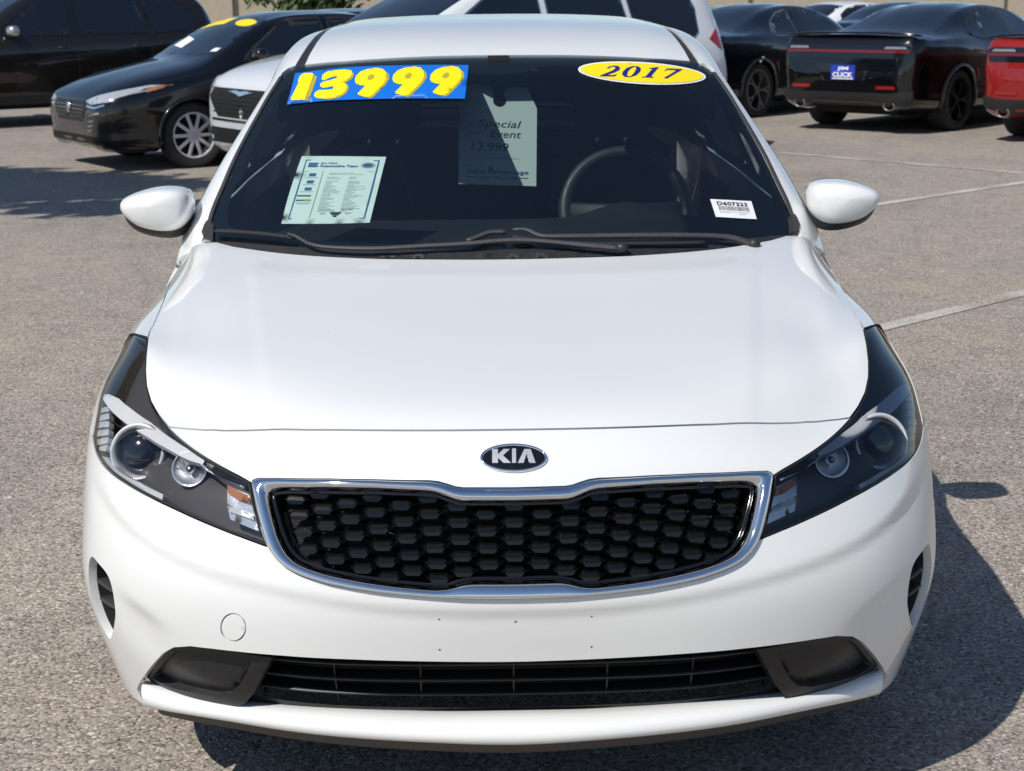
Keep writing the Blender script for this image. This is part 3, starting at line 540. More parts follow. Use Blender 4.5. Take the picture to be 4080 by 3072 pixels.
vent = smooth_line(np.concatenate([vent, vent[:1]]), 57)[:-1]; tow = TR['tow']
bumper = panel('bumper', F_, sym(bump_half), M['white'], car, step=.012, shrink=.0016, lip=.016,
               holes=[vent, mir(vent), mir(tow)])
fend = cat([(UM, .521)], [(UM, F_.v[-1]-.004), (.84, F_.v[-1]-.004), (.84, 1.656), (1.005, 1.656)], hside[::-1], hl_top[::-1], hl_out[::-1], [(.96, .521)])
for s in (1, -1):
    panel('fender', F_, fend if s > 0 else mir(fend), M['white'], car, step=.018, shrink=.002, lip=.012)
# round tow-hook cover let into the bumper
t0 = mir(tow); tc = t0.mean(0)
panel('tow_cover', F_, tc+(t0-tc)*.965, M['white'], bumper, step=.008, lip=.008, off=-.0006)
# six small drilled holes where a plate bracket was
for q in TR['holes']:
    a = np.linspace(0, 2*np.pi, 10, endpoint=False)
    panel('bracket_hole', F_, q+np.stack([np.cos(a), np.sin(a)], 1)*.0017, M['dark'], bumper, step=.01, off=.0006, lip=0)
# side vents: dark pocket and slats
for s in (1, -1):
    o = vent if s > 0 else mir(vent)
    c = o.mean(0)
    vb = panel('side_vent', F_, c+(o-c)*1.06, M['trim'], bumper, step=.015, off=-.045, lip=0)
    V, Fa = [], []
    lo = shrink_poly(clean(o) if area2(clean(o)) > 0 else clean(o)[::-1], -.002)
    lo = dens(lo, .012); A = F_.pos(lo[:, 0], lo[:, 1])-F_.normal(lo[:, 0], lo[:, 1])*.004; B = F_.pos(lo[:, 0], lo[:, 1])-F_.normal(lo[:, 0], lo[:, 1])*.055
    n = len(lo); Fa = [(i, (i+1) % n, n+(i+1) % n, n+i) for i in range(n)]
    mesh('vent_wall', list(A)+list(B), Fa, M['trim'], bumper)
    for vv in (.225, .265):
        us = np.linspace(.74, .86, 6)*s; P = F_.pos(us, np.full(6, vv)); N = F_.normal(us, np.full(6, vv))
        P = P-N*.026; mesh('vent_slat', *sweep(P, .03, .006, up=[(0, 0, 1)]*6), M['greytrim'], vb)

# ---- lower lip, undertray, lower intake and fog-lamp blanks
lip_t = [(0,.062,.296),(.138,.068,.294),(.305,.092,.292),(.432,.125,.287),(.533,.17,.279),(.627,.225,.270),(.728,.285,.262)]
lip_b = [(0,.012,.264),(.135,.018,.266),(.299,.045,.265),(.425,.082,.262),(.541,.135,.256),(.650,.20,.243),(.722,.262,.226)]
lip_m = [tuple(np.array(a)*.22+np.array(b)*.78+np.array((0, -.010, .006))) for a, b in zip(lip_t, lip_b)]
lip_i = [(x*.995, y+.018, z-.004) for x, y, z in lip_t]
lip_u = [(x*.985, y+.055, z-.012) for x, y, z in lip_b]
LIPP = Patch([lip_u, lip_b, lip_m, lip_t, lip_i])
uu, vv = LIPP.u, LIPP.v
panel('bumper_lip', LIPP, [(uu[0]+.004, vv[0]), (uu[-1]-.004, vv[0]), (uu[-1]-.004, vv[-1]-.002), (uu[0]+.004, vv[-1]-.002)], M['white'], car, step=.012, lip=.012)
und = [[(x*.97, y+.012, z-.006) for x, y, z in lip_b], [(x*.965, y+.022, z-.030) for x, y, z in lip_b], [(x*.96, y+.11, z-.034) for x, y, z in lip_b]]
UNDP = Patch(und)
panel('air_dam', UNDP, [(UNDP.u[0], UNDP.v[0]), (UNDP.u[-1], UNDP.v[0]), (UNDP.u[-1], UNDP.v[-1]), (UNDP.u[0], UNDP.v[-1])], M['greytrim'], car, step=.03, lip=0)
# intake: dark duct behind the opening, slats across it, uprights between the slats
ip = Patch(FRONT)
def fpos(u, v, off):
    off = np.asarray(off, float); off = off[:, None] if off.ndim else off
    u = np.atleast_1d(np.asarray(u, float)); v = np.atleast_1d(np.asarray(v, float))
    return ip.pos(u, v)+ip.normal(u, v)*off
intake = panel('lower_intake', ip, [(-.86, .03), (.86, .03), (.86, .25), (-.86, .25)], M['dark'], car, step=.04, off=-.13, lip=0)
mesh('intake_roof', *ring_loft([[tuple(p) for p in fpos(np.linspace(-.80, .80, 60), np.interp(abs(np.linspace(-.80, .80, 60)), low[:, 0], low[:, 1])+.004, o)] for o in (-.012, -.13)], closed=False, cap=False), M['dark'], intake)
for k, v0 in enumerate((.112, .150, .187)):
    us = np.linspace(-.52, .52, 40); P = fpos(us, np.full(40, v0)+.004*np.cos(us*2.6), -.070)
    mesh('intake_slat', *sweep(P, .032, .0045, up=[(0, -.25, 1)]*40), M['slat'], intake)
for u0 in (-.50, -.335, -.17, -.003, .165, .33, .50):
    P = fpos(np.full(8, u0), np.linspace(.085, .222, 8), -.072)
    mesh('intake_upright', *sweep(P, .0045, .024, up=[(0, -1, 0)]*8), M['slat'], intake)
dust = panel('intake_floor', ip, [(-.62, .03), (.62, .03), (.62, .088), (-.62, .088)], M['slat'], intake, step=.03, off=-.05, lip=0)
fo, fi = TR['fog_out'], TR['fog_in']
fo = cat(fo[:8], [(.80, .052), (.815, .08)], fo[9:])
for s in (1, -1):
    o, i_ = (fo, fi) if s > 0 else (mir(fo), mir(fi))
    fb = panel('fog_lamp_blank', ip, o, M['blank'], car, holes=[i_], step=.014, off=-.024, lip=.05)
    ci = i_.mean(0)
    panel('blank_panel', ip, ci+(i_-ci)*1.0, M['blank'], fb, step=.016, off=-.040, lip=0,
          bend=lambda uv, ci=ci: .010*np.exp(-(((uv-ci)/np.array([.10, .045]))**2).sum(1)))
    r0 = dens(clean(i_), .012); n = len(r0)
    mesh('blank_step', list(fpos(r0[:, 0], r0[:, 1], -.024))+list(fpos((ci+(r0-ci)*.96)[:, 0], (ci+(r0-ci)*.96)[:, 1], -.041)), [(i, (i+1) % n, n+(i+1) % n, n+i) for i in range(n)], M['trim'], fb)

# ---- grille: chrome surround, dark back, lattice and faceted studs
go = cat([[0, TR['gr_top'][0, 1]]], TR['gr_top'][1:], TR['gr_side'][1:], gb[1:])
gi_b = np.concatenate([TR['gi_bot'][:-1], [[0, TR['gi_bot'][-1, 1]]]])
def seg3(a, b, c, n1, n2, n3): return np.concatenate([resample(a, n1)[:-1], resample(b, n2)[:-1], resample(c, n3)])
oT = np.concatenate([[[0, TR['gr_top'][0, 1]]], TR['gr_top'][1:]]); iT = np.concatenate([[[0, TR['gi_top'][0, 1]]], TR['gi_top'][1:]])
ho = seg3(oT, TR['gr_side'], gb, 46, 16, 46); hi = seg3(iT, TR['gi_side'], gi_b, 46, 16, 46)
full = lambda h: np.concatenate([h[:-1], h[::-1][:-1]*np.array([-1, 1])])
lo_, li_ = full(ho), full(hi)
prof = [(0, -.016), (.0, .000), (.05, .0045), (.16, .0075), (.42, .0085), (.66, .0060), (.86, -.002), (.97, -.012), (1.0, -.022), (1.0, -.045)]
w_ = lo_-li_; w_ = w_/np.maximum(np.linalg.norm(w_, axis=1), 1e-6)[:, None]; tilt = w_[:, 1]
rings = []
for t, h in prof:
    q = lo_*(1-t)+li_*t; h = h+(.013*(t-.45)*tilt if t > .01 else 0)
    rings.append([tuple(p) for p in fpos(q[:, 0], q[:, 1], h)])
V, Fa = ring_loft(rings, cap=False); Fa = [f[::-1] for f in Fa]
grille = panel('grille', ip, shrink_poly(clean(li_) if area2(clean(li_)) > 0 else clean(li_)[::-1], -.006), M['dark'], car, step=.03, off=-.060, lip=0)
mesh('grille_surround', V, Fa, M['chrome'], grille)
lic = clean(li_); lic = lic if area2(lic) > 0 else lic[::-1]
inner = shrink_poly(lic, .004)
# thin black inner frame
rings = []
for t, h in ((0, -.020), (.002, -.019), (.0045, -.024), (.0045, -.06)):
    q = shrink_poly(lic, t); rings.append([tuple(p) for p in fpos(q[:, 0], q[:, 1], h)])
V, Fa = ring_loft(rings, cap=False); mesh('inner_frame', V, Fa, M['black'], grille)
studs = []
DU, DV = .0452, .0300
for i in range(-12, 13):
    for j in range(-1, 14):
        v0 = .30+j*DV+(DV/2 if i % 2 else 0)
        u0 = i*DU*(1+.085*(v0-.45)/.1)
        v1 = v0+.010*(abs(u0)/.45)**2
        studs.append((u0, v1))
studs = np.array(studs)
ok = inside(shrink_poly(lic, .001), studs); studs = studs[ok]
def stud_mesh(w=.0475, h=.0178, d=.010):
    a, b = w/2, h/2
    o = [(-a, 0, 0), (-a*.55, -b, 0), (a*.55, -b, 0), (a, 0, 0), (a*.55, b, 0), (-a*.55, b, 0)]
    t = [(-a*.70, b*.05, d*.85), (-a*.48, -b*.70, d), (a*.48, -b*.70, d), (a*.70, b*.05, d*.85), (a*.48, b*.66, d*.50), (-a*.48, b*.66, d*.50)]
    bk = [(x, y, -.012) for x, y, z in o]
    V = bk+o+t; F = [(i, (i+1) % 6, 6+(i+1) % 6, 6+i) for i in range(6)]+[(6+i, 6+(i+1) % 6, 12+(i+1) % 6, 12+i) for i in range(6)]
    F += [(12, 13, 14, 15), (15, 16, 17, 12)]
    return V, F
sv, sf = stud_mesh(); sme = bpy.data.meshes.new('stud'); sme.from_pydata(sv, [], sf); sme.materials.append(M['studm']); sme.update()
def frame_at(p, n, ux):
    z = Vector(n).normalized(); x = (Vector(ux)-z*Vector(ux).dot(z)).normalized(); y = z.cross(x)
    return Matrix(((x.x, y.x, z.x, p[0]), (x.y, y.y, z.y, p[1]), (x.z, y.z, z.z, p[2]), (0, 0, 0, 1)))
SP = fpos(studs[:, 0], studs[:, 1], -.027); SN = ip.normal(studs[:, 0], studs[:, 1])
SX = ip.pos(studs[:, 0]+.004, studs[:, 1])-ip.pos(studs[:, 0]-.004, studs[:, 1])
for p, n, x in zip(SP, SN, SX):
    o = obj('stud', sme, grille); n2 = Vector(n)*.5+Vector((0, -1, -.30))*.5
    o.matrix_local = frame_at(p, n2, x)
parts = []
for i, (u0, v0) in enumerate(studs):
    for du, dv in ((DU, DV/2), (DU, -DV/2)):
        t = (u0+du, v0+dv); k = np.abs(studs-np.array(t)).max(1).argmin()
        if np.abs(studs[k]-np.array(t)).max() < .012:
            q = np.array([studs[i], studs[k]]); q = q[0]+(q[1]-q[0])*np.linspace(.18, .82, 3)[:, None]
            parts.append(sweep(fpos(q[:, 0], q[:, 1], -.040), .012, .004, up=[(0, -.3, 1)]*3, seg=4))
lt = mesh('grille_lattice', *join(*parts), M['black'], grille, smooth=False); lt['kind'] = 'stuff'

# ---- oval badge
e1, e2 = TR['emb'], TR['emb2']
rings = []
for t, h in ((0, -.002), (0, .003), (.3, .0052), (.8, .0052), (1, .0035)):
    q = e1*(1-t)+e2*t; rings.append([tuple(p) for p in fpos(q[:, 0], q[:, 1], h)])
V, Fa = ring_loft(rings, cap=False); Fa = [f[::-1] for f in Fa]
badge = mesh('badge', V, Fa, M['chrome'], car)
panel('badge_field', ip, e2, M['black'], badge, step=.006, off=.0036, lip=0)
for k in ('kia_k', 'kia_i', 'kia_a'):
    panel('badge_letter', ip, TR[k], M['letter'], badge, step=.02, off=.0052, lip=.0016)

# ---- headlights
def hl_inside(depth):
    c = hl_outline if area2(hl_outline) > 0 else hl_outline[::-1]
    return c
for s in (1, -1):
    side = (lambda p: np.asarray(p, float)) if s > 0 else mir
    ol = side(hl_outline); olc = ol if area2(ol) > 0 else ol[::-1]
    # dark bowl behind the lens
    hd = dens(clean(olc), .014); rings = []
    hous_V, hous_F = panel_geo(ip, shrink_poly(clean(olc), .002), step=.02, off=-.055, lip=0)
    r1 = shrink_poly(hd, .002); wallV = list(fpos(r1[:, 0], r1[:, 1], -.002))+list(fpos(r1[:, 0], r1[:, 1], -.057)); n = len(r1)
    V, Fa = join((hous_V, hous_F), (wallV, [(i, n+i, n+(i+1) % n, (i+1) % n) for i in range(n)]))
    lamp = mesh('headlight', V, Fa, M['bezel'], car)
    panel('lens_cover', F_, ol, M['lens'], lamp, step=.016, off=-.001, lip=0, shrink=.0032)
    # rubber edge round the lens
    rings = []
    for t, h in ((.0005, -.008), (.001, -.0015), (.0036, -.0012), (.0045, -.006)):
        q = shrink_poly(hd, t); rings.append([tuple(p) for p in fpos(q[:, 0], q[:, 1], h)])
    V, Fa = ring_loft(rings, cap=False); mesh('lens_seal', V, [f[::-1] for f in Fa], M['rubber'], lamp)
    panel('brow', ip, side(TR['in_brow']), M['brow'], lamp, step=.012, off=-.007, lip=.010)
    b0 = TR['in_brow'][7]; gcn = hl_in2[-1]; ch = smooth_line([b0+np.array([.012, .004]), b0*.5+gcn*.5+np.array([.004, -.010]), gcn+np.array([.010, -.010])], 12)
    if s < 0: ch = ch*np.array([-1, 1])
    mesh('chrome_line', *sweep(fpos(ch[:, 0], ch[:, 1], -.010), .006, .005, up=list(ip.normal(ch[:, 0], ch[:, 1]))), M['chrome'], lamp)
    # upper bezel: raised gloss shield above the brow, running up to the tip
    # projector
    pr = TR['in_proj']; pc = pr.mean(0); pru = np.abs(pr-pc).max(0)
    pcs = pc*np.array([s, 1]); cp = fpos(pcs[0], pcs[1], -.036)[0]; cn = ip.normal(pcs[:1], pcs[1:])[0]
    nrm = (Vector(cn)*.35+Vector((0, -1, .06))*.65).normalized()
    fr = frame_at(cp, nrm, (1, 0, 0))
    def disc(name, prof, m, par):
        V, Fa = lathe(prof, 36, 'z'); V = [tuple(fr @ Vector(v)) for v in V]
        return mesh(name, V, [f for f in Fa], m, par)
    rr = .055
    pj = disc('projector', [(rr*1.04, -.03), (rr*1.04, .004), (rr*1.00, .010), (rr*.93, .010), (rr*.84, .002), (rr*.80, -.012)], M['cellm'], lamp)
    disc('projector_lens', [(rr*.82, -.014), (rr*.72, -.004), (rr*.55, .004), (rr*.35, .009), (rr*.15, .011), (.0004, .0115)], M['black'], pj)
    # main-beam reflector beside it
    hc = TR['in_high'].mean(0)*np.array([s, 1]); cp = fpos(hc[0], hc[1], -.034)[0]; cn = ip.normal(hc[:1], hc[1:])[0]
    fr = frame_at(cp, (Vector(cn)*.3+Vector((0, -1, .05))*.7).normalized(), (1, 0, 0))
    hb = disc('main_beam', [(.034, .004), (.033, .006), (.028, -.002), (.018, -.012), (.008, -.016)], M['reflector'], lamp)
    disc('main_beam_bulb', [(.008, -.016), (.0075, .0), (.005, .004), (.0005, .005)], M['satin'], hb)
    panel('light_guide', ip, side(TR['in_drl']), M['cellm'], lamp, step=.012, off=-.010, lip=.014)
    tl = panel('turn_signal', ip, side(TR['in_turn']), M['reflector'], lamp, step=.012, off=-.026, lip=.010)
    panel('turn_bulb_cover', ip, side(TR['in_amber']), M['amber'], tl, step=.012, off=-.021, lip=.004)
    panel('turn_lens', ip, side(TR['in_clear']), M['frost'], tl, step=.012, off=-.021, lip=.004)
    for k in range(6): panel('lamp_cell', ip, side(TR['in_cell%d' % k]), M['cellm'], lamp, step=.03, off=-.008, lip=.012)
# ---- dark shell and engine bay blocks added to stop light leaks; under floor
panel('light_block_shell', ip, [(-1.10, .05), (1.10, .05), (1.10, 1.58), (-1.10, 1.58)], M['dark'], car, step=.06, off=-.15, lip=0)
for s in (1, -1):
    A = np.linspace(R(-10), R(190), 24); mesh('wheel_liner', *ring_loft([[(s*x, .93+.352*math.cos(t), .33+.352*math.sin(t)) for t in A] for x in (.46, .862)], closed=False, cap=False), M['dark'], car)
mesh('engine_bay', *join(box(0, .80, .50, 1.16, .85, .50), box(0, .50, .40, 1.0, .4, .3), box(0, 2.6, .21, 1.45, 3.6, .06), box(0, .55, .245, .95, .5, .02)), M['dark'], car, smooth=False)

# ---- wheels (shared by all the cars): tyre with rim, spokes and hub as sub-parts
WHEEL_CACHE = {}
def wheel_meshes(key, Rt, w, Rr, n, style, rimmat):
    if key in WHEEL_CACHE: return WHEEL_CACHE[key]
    t = [(Rr*.98, -w*.42), (Rr*1.04, -w*.48), (Rt*.90, -w*.5), (Rt*.97, -w*.42), (Rt, -w*.30), (Rt, w*.30), (Rt*.97, w*.42), (Rt*.90, w*.5), (Rr*1.04, w*.48), (Rr*.98, w*.42)]
    def mk(nm, VF, m, sharp=None):
        me = bpy.data.meshes.new(nm); me.from_pydata([tuple(v) for v in VF[0]], [], [tuple(f) for f in VF[1]]); me.materials.append(m)
        me.polygons.foreach_set('use_smooth', [True]*len(me.polygons))
        me.set_sharp_from_angle(angle=R(40)); me.update(); return me
    tv = lathe(t, 40, 'x'); tv = (tv[0], [f[::-1] for f in tv[1]])
    rim = lathe([(Rr*1.0, w*.44), (Rr*.985, w*.47), (Rr*.93, w*.46), (Rr*.91, w*.40), (Rr*.88, .0), (Rr*.86, -w*.4)], 40, 'x')
    dish = lathe([(Rr*.9, -w*.05), (.001, -w*.02)], 24, 'x')
    hub = lathe([(Rr*.20, w*.30), (Rr*.19, w*.37), (Rr*.10, w*.40), (.001, w*.40)], 16, 'x')
    sp = []
    for i in range(n):
        a = 2*math.pi*i/n
        arms = [(0, 0)] if style == 'plain' else [(-.10, .22), (.10, -.22)] if style == 'pair' else [(0, 0)]
        if style == 'fork': arms = [(0, .20), (0, -.20)]
        for da0, da1 in arms:
            p = []
            for k, f in enumerate((.12, .45, .75, .95)):
                ang = a+da0*(1-f)*2+(da1 if style != 'fork' else da1*max(0, (f-.40)/.55))*(f if style == 'pair' else 1)
                p.append((w*(.36+.06*math.sin(f*3)), Rr*f*math.cos(ang), Rr*f*math.sin(ang)))
            sp.append(sweep(p, Rr*(.17 if style == 'plain' else .085), .022, up=[(1, 0, 0)]*4, taper=[1.25, .95, .9, 1.15], seg=6))
    out = (mk('tyre', tv, M['tyre']), mk('rim', rim, rimmat), mk('brake_disc', dish, M['dark']), mk('hub', hub, rimmat), mk('spokes', join(*sp), rimmat))
    WHEEL_CACHE[key] = out; return out
def wheel(parent, x, y, side, Rt=.315, w=.205, Rr=.21, n=10, style='plain', rimmat=None, key='std', steer=0.0):
    ms = wheel_meshes(key, Rt, w, Rr, n, style, rimmat or M['silver'])
    t = obj('wheel', ms[0], parent); t.location = (x, y, Rt-.004); t.rotation_euler = (0, 0, steer+(0 if side > 0 else math.pi))
    for nm, me in zip(('rim', 'brake_disc', 'hub', 'spokes'), ms[1:]): obj(nm, me, t)
    return t
for y in (.93, 3.63):
    for s in (1, -1): wheel(car, s*.765, y, s)

# ---- upper body: windscreen, pillars, roof
wside = TR['ws_side']; wtop = TR['ws_top']; wtop = cat(wtop, [(0, wtop[-1, 1])])
ws_half = cat([(0, .078)], [(.30, .078), (.56, .085), (.64, .095)], smooth_line(wside, 30)[:-1], wtop)
wscreen = panel('windscreen', G_, sym(ws_half), M['ws'], car, step=.03, off=-.002, lip=0, shrink=.003)
# black ceramic border printed on the inside of the glass
wsf = sym(ws_half); wsi = shrink_poly(wsf if area2(wsf) > 0 else wsf[::-1], .030)
inh = cat([(0, .135)], [(.3, .138), (.55, .150), (.622, .175)], [(.637, .25), (.640, .5), (.636, .73), (.615, .770), (.56, .786), (.30, .790), (.12, .790), (.085, .762), (.05, .752), (0, .752)])
panel('ceramic_border', G_, sym(ws_half), M['frit'], wscreen, holes=[sym(inh)], step=.03, off=-.006, lip=0, shrink=.004)
di = np.array([(.633, .868), (.627, .926), (.620, 1.00), (.614, 1.09), (.611, 1.2), (.608, 1.5), (.602, 1.8), (.592, 2.01)])
dn = di-np.array([.030, 0]); dn[0] = (.600, .866)
roof_half = cat([(0, wtop[-1, 1])], wtop[::-1][1:5], dn, [(0, 2.02)])
panel('roof', G_, sym(roof_half), M['white'], car, step=.03, lip=.012, shrink=.0015)
pil = cat([(.682, .052), (.682, .10)], smooth_line(wside, 30)+np.array([.009, 0]), [(.674, .838), (.655, .862)], di, [(.70, 2.16), (.775, 2.16), (.788, 1.95), (.788, 1.0), (.790, .70), (.792, .50), (.800, .40), (.83, .33), (.90, .29), (1.07, .27), (1.078, .02), (.87, .02)])
for s in (1, -1):
    sd = (lambda p: np.asarray(p, float)) if s > 0 else mir
    panel('side_pillar', G_, sd(pil), M['white'], car, step=.02, lip=.014)
    panel('roof_strip', G_, sd(cat(dn+np.array([.001, 0]), di[::-1]-np.array([.001, 0]))), M['trim'], car, step=.02, off=-.006, lip=.002)
    P = G_.pos(*(smooth_line(wside, 24)+np.array([.0045, 0])).T)*1.0; N = G_.normal(*(smooth_line(wside, 24)+np.array([.0045, 0])).T)
    if s < 0: P = P*np.array([-1, 1, 1]); N = N*np.array([-1, 1, 1])
    mesh('screen_moulding', *sweep(P+N*-.001, .013, .006, up=list(N)), M['greytrim'], car)
    fw = np.array([(.802, .52), (.797, .75), (.797, 1.27), (1.045, 1.27), (1.045, .52), (.92, .44)]); rw = np.array([(.797, 1.35), (.797, 1.90), (.84, 2.02), (1.045, 2.06), (1.045, 1.35)])
    fr_ = panel('window_frame', G_, sd([(.794, .48), (.790, 2.14), (1.075, 2.22), (1.075, .275), (.90, .295), (.832, .335), (.803, .40)]), M['trim'], car, holes=[sd(fw), sd(rw)], step=.04, off=-.006, lip=.01)
    panel('front_window', G_, sd(fw), M['sideclear'], fr_, step=.05, off=-.010, lip=0); panel('rear_window', G_, sd(rw), M['prive'], fr_, step=.05, off=-.010, lip=0)
    # corner cap between screen, hood and pillar
panel('screen_corner_cap', G_, TR['cap'], M['trim'], car, step=.012, off=.004, lip=.01)
panel('screen_corner_cap', G_, mir(TR['cap']), M['trim'], car, step=.012, off=.004, lip=.01)
panel('rear_screen', G_, [(-.60, 2.015), (.60, 2.015), (.67, 2.83), (-.67, 2.83)], M['prive'], car, step=.05, off=-.006, lip=0)
rp = cat([(0, 2.01)], [(.56, 2.01), (.60, 2.012), (.70, 2.16), (.775, 2.16), (1.075, 2.22), (1.075, 2.845), (0, 2.845)])
panel('rear_quarter', G_, sym(rp), M['white'], car, step=.05, lip=.01, holes=[[(-.57, 2.025), (.57, 2.025), (.65, 2.81), (-.65, 2.81)]])
panel('headliner', G_, sym([(0, .90), (.58, .92), (.58, 2.0), (0, 2.0)]), M['liner'], car, step=.06, off=-.035, lip=0, flip=True)
rl = panel('rear_lining', G_, sym(rp), M['cabin'], car, step=.06, off=-.03, lip=0, holes=[[(-.55, 2.05), (.55, 2.05), (.63, 2.79), (-.63, 2.79)]])
for s in (1, -1):
    sd = (lambda p: np.asarray(p, float)) if s > 0 else mir
    panel('pillar_lining', G_, sd([(.690, .12), (.678, .80), (.62, .87), (.59, 2.0), (.775, 2.1), (.782, .6), (.84, .10)]), M['cabin'], car, step=.06, off=-.020, lip=0)
    mesh('door_card', *box(s*.825, 2.70, .58, .02, 1.7, .62), M['cabin'], car, smooth=False)
# cowl panel below the glass with its perforated blocks
cow = cat([(0, .012)], [(.30, .012), (.58, .03), (.67, .05), (.672, .09), (.60, .104), (.30, .104), (0, .104)])
cowl = panel('cowl', G_, sym(cow), M['trim'], car, step=.02, off=.001, lip=.004)
def perf():
    m, nt, b = node_mat('perforated_plastic'); N, L = nt.nodes, nt.links
    tc = N.new('ShaderNodeTexCoord'); mp = N.new('ShaderNodeMapping'); mp.inputs['Scale'].default_value = (130, 130, 130)
    v = N.new('ShaderNodeTexVoronoi'); v.inputs['Randomness'].default_value = .1; v.inputs['Scale'].default_value = 1; v.voronoi_dimensions = '2D'
    L.new(tc.outputs['Object'], mp.inputs['Vector']); L.new(mp.outputs[0], v.inputs['Vector'])
    r = N.new('ShaderNodeMapRange'); r.inputs['From Min'].default_value = .30; r.inputs['From Max'].default_value = .38; L.new(v.outputs['Distance'], r.inputs['Value'])
    x = N.new('ShaderNodeMix'); x.data_type = 'RGBA'; x.inputs['A'].default_value = (.002, .002, .002, 1); x.inputs['B'].default_value = (.03, .03, .031, 1)
    L.new(r.outputs['Result'], x.inputs['Factor']); L.new(x.outputs['Result'], b.inputs['Base Color']); b.inputs['Roughness'].default_value = .6
    return m
M['perf'] = perf()
for k in range(9): panel('cowl_vent', G_, TR['cv%d' % k], M['perf'], cowl, step=.03, off=.003, lip=.001)
# wipers
def gline(key, n, off, du=0, dv=0):
    q = smooth_line(TR[key], n); return G_.pos(q[:, 0]+du, q[:, 1]+dv)+G_.normal(q[:, 0], q[:, 1])*off, G_.normal(q[:, 0], q[:, 1])
for arm, blade, wd in (('wl_arm', 'wl_blade', .013), ('wr_arm', 'wr_blade', .015)):
    P, N = gline(arm, 40, .022)
    tp = [1.2]*6+[1.0]*24+list(np.linspace(1, .55, 10))
    w = mesh('wiper', *sweep(P, wd, .009, up=list(N), taper=tp), M['wiperm'], car)
    P, N = gline(blade, 30, .012); mesh('wiper_blade', *sweep(P, .012, .008, up=list(N)), M['rubber'], w)
    P, N = gline(arm, 40, .024); q = P[0]; mesh('wiper_cap', *ring_loft([[tuple(np.array(q)+np.array((.016*k*math.cos(a), .014*k*math.sin(a), z))) for a in np.linspace(0, 6.28, 14, endpoint=False)] for k, z in ((1, -.014), (1, .004), (.6, .012))]), M['trim'], w)
P, N = gline('wr_tip', 12, .018); mesh('blade_tip', *sweep(P, .014, .010, up=list(N)), M['greytrim'], car)

# ---- body sides, tail
for s in (1, -1):
    rows_s = []
    for y, zt, xt, k in ((1.0, .765, .882, 1), (1.2, .785, .882, 1), (1.45, .825, .882, 1), (1.62, .87, .878, 1), (1.8, .925, .868, 1), (2.2, .942, .868, 1), (2.9, .955, .868, 1), (3.4, .965, .866, 1), (3.9, .975, .858, .985), (4.3, .97, .85, .95), (4.50, .94, .84, .90)):
        rows_s.append([(s*k*x, y, z) for x, z in ((xt, zt), (.889, zt*.72+.19), (.892, .62), (.884, .44), (.868, .30), (.842, .20))])
    if s < 0: rows_s = [r[::-1] for r in rows_s]
    SP_ = Patch(rows_s, mirror=False); side_f = lambda P: P[:, 1:3]
    ut, ub = (SP_.u[0], SP_.u[-1]) if s > 0 else (SP_.u[-1], SP_.u[0]); v0, v1 = SP_.v[0], SP_.v[-1]
    arc = [(.93+.362*math.cos(a), .32+.362*math.sin(a)) for a in np.linspace(R(-17), R(72), 24)]
    au = np.stack(SP_.invert(arc, side_f), 1)
    hole = [(3.63+.36*math.cos(a), .32+.36*math.sin(a)) for a in np.linspace(R(-16), R(196), 44)]
    hu = np.stack(SP_.invert(hole, side_f), 1); hu = cat([(ub, hu[0, 1])], hu, [(ub, hu[-1, 1])])
    ol_ = cat(au, [(ut, v0)], [(ut, v1)], [(ub, v1)], hu if hu[0, 1] > hu[-1, 1] else hu[::-1], [(ub, au[0, 1])])
    panel('body_side', SP_, clean(ol_, .003), M['white'], car, step=.04, lip=.01)
    for yd in (1.50, 2.62):
        zz = np.linspace(.24, .90 if yd > 2 else .80, 16); q = np.stack(SP_.invert(np.stack([np.full(16, yd)+(.04*(zz-.5)), zz], 1), side_f), 1)
        P = SP_.pos(q[:, 0], q[:, 1]); mesh('door_gap', *sweep(P, .007, .005, up=[(s, 0, 0)]*16, seg=4), M['dark'], car)
    for yh in (2.32, 3.25):
        P = [(s*.893, yh, .80), (s*.925, yh+.09, .805), (s*.893, yh+.18, .81)]; mesh('door_handle', *sweep(P, .026, .022, up=[(s, 0, 0)]*3), M['white'], car)
tl0 = [tuple(p) for p in GREEN[-1]]; zc = tl0[0][2]
tail = [tl0]
for y, z, k, f in ((4.28, 1.095, .985, 1.0), (4.45, 1.09, .965, 1.0), (4.535, .99, .965, .7), (4.56, .66, .98, .3), (4.545, .44, .98, .1), (4.47, .28, .96, 0)):
    tail.append([(x*k, y-.20*(x/.85)**3, z-(zc-zz)*f) for x, yy, zz in tl0])
TP = Patch(tail)
panel('tail_panel', TP, [(TP.u[0], TP.v[0]), (TP.u[-1], TP.v[0]), (TP.u[-1], TP.v[-1]), (TP.u[0], TP.v[-1])], M['white'], car, step=.05, lip=0)

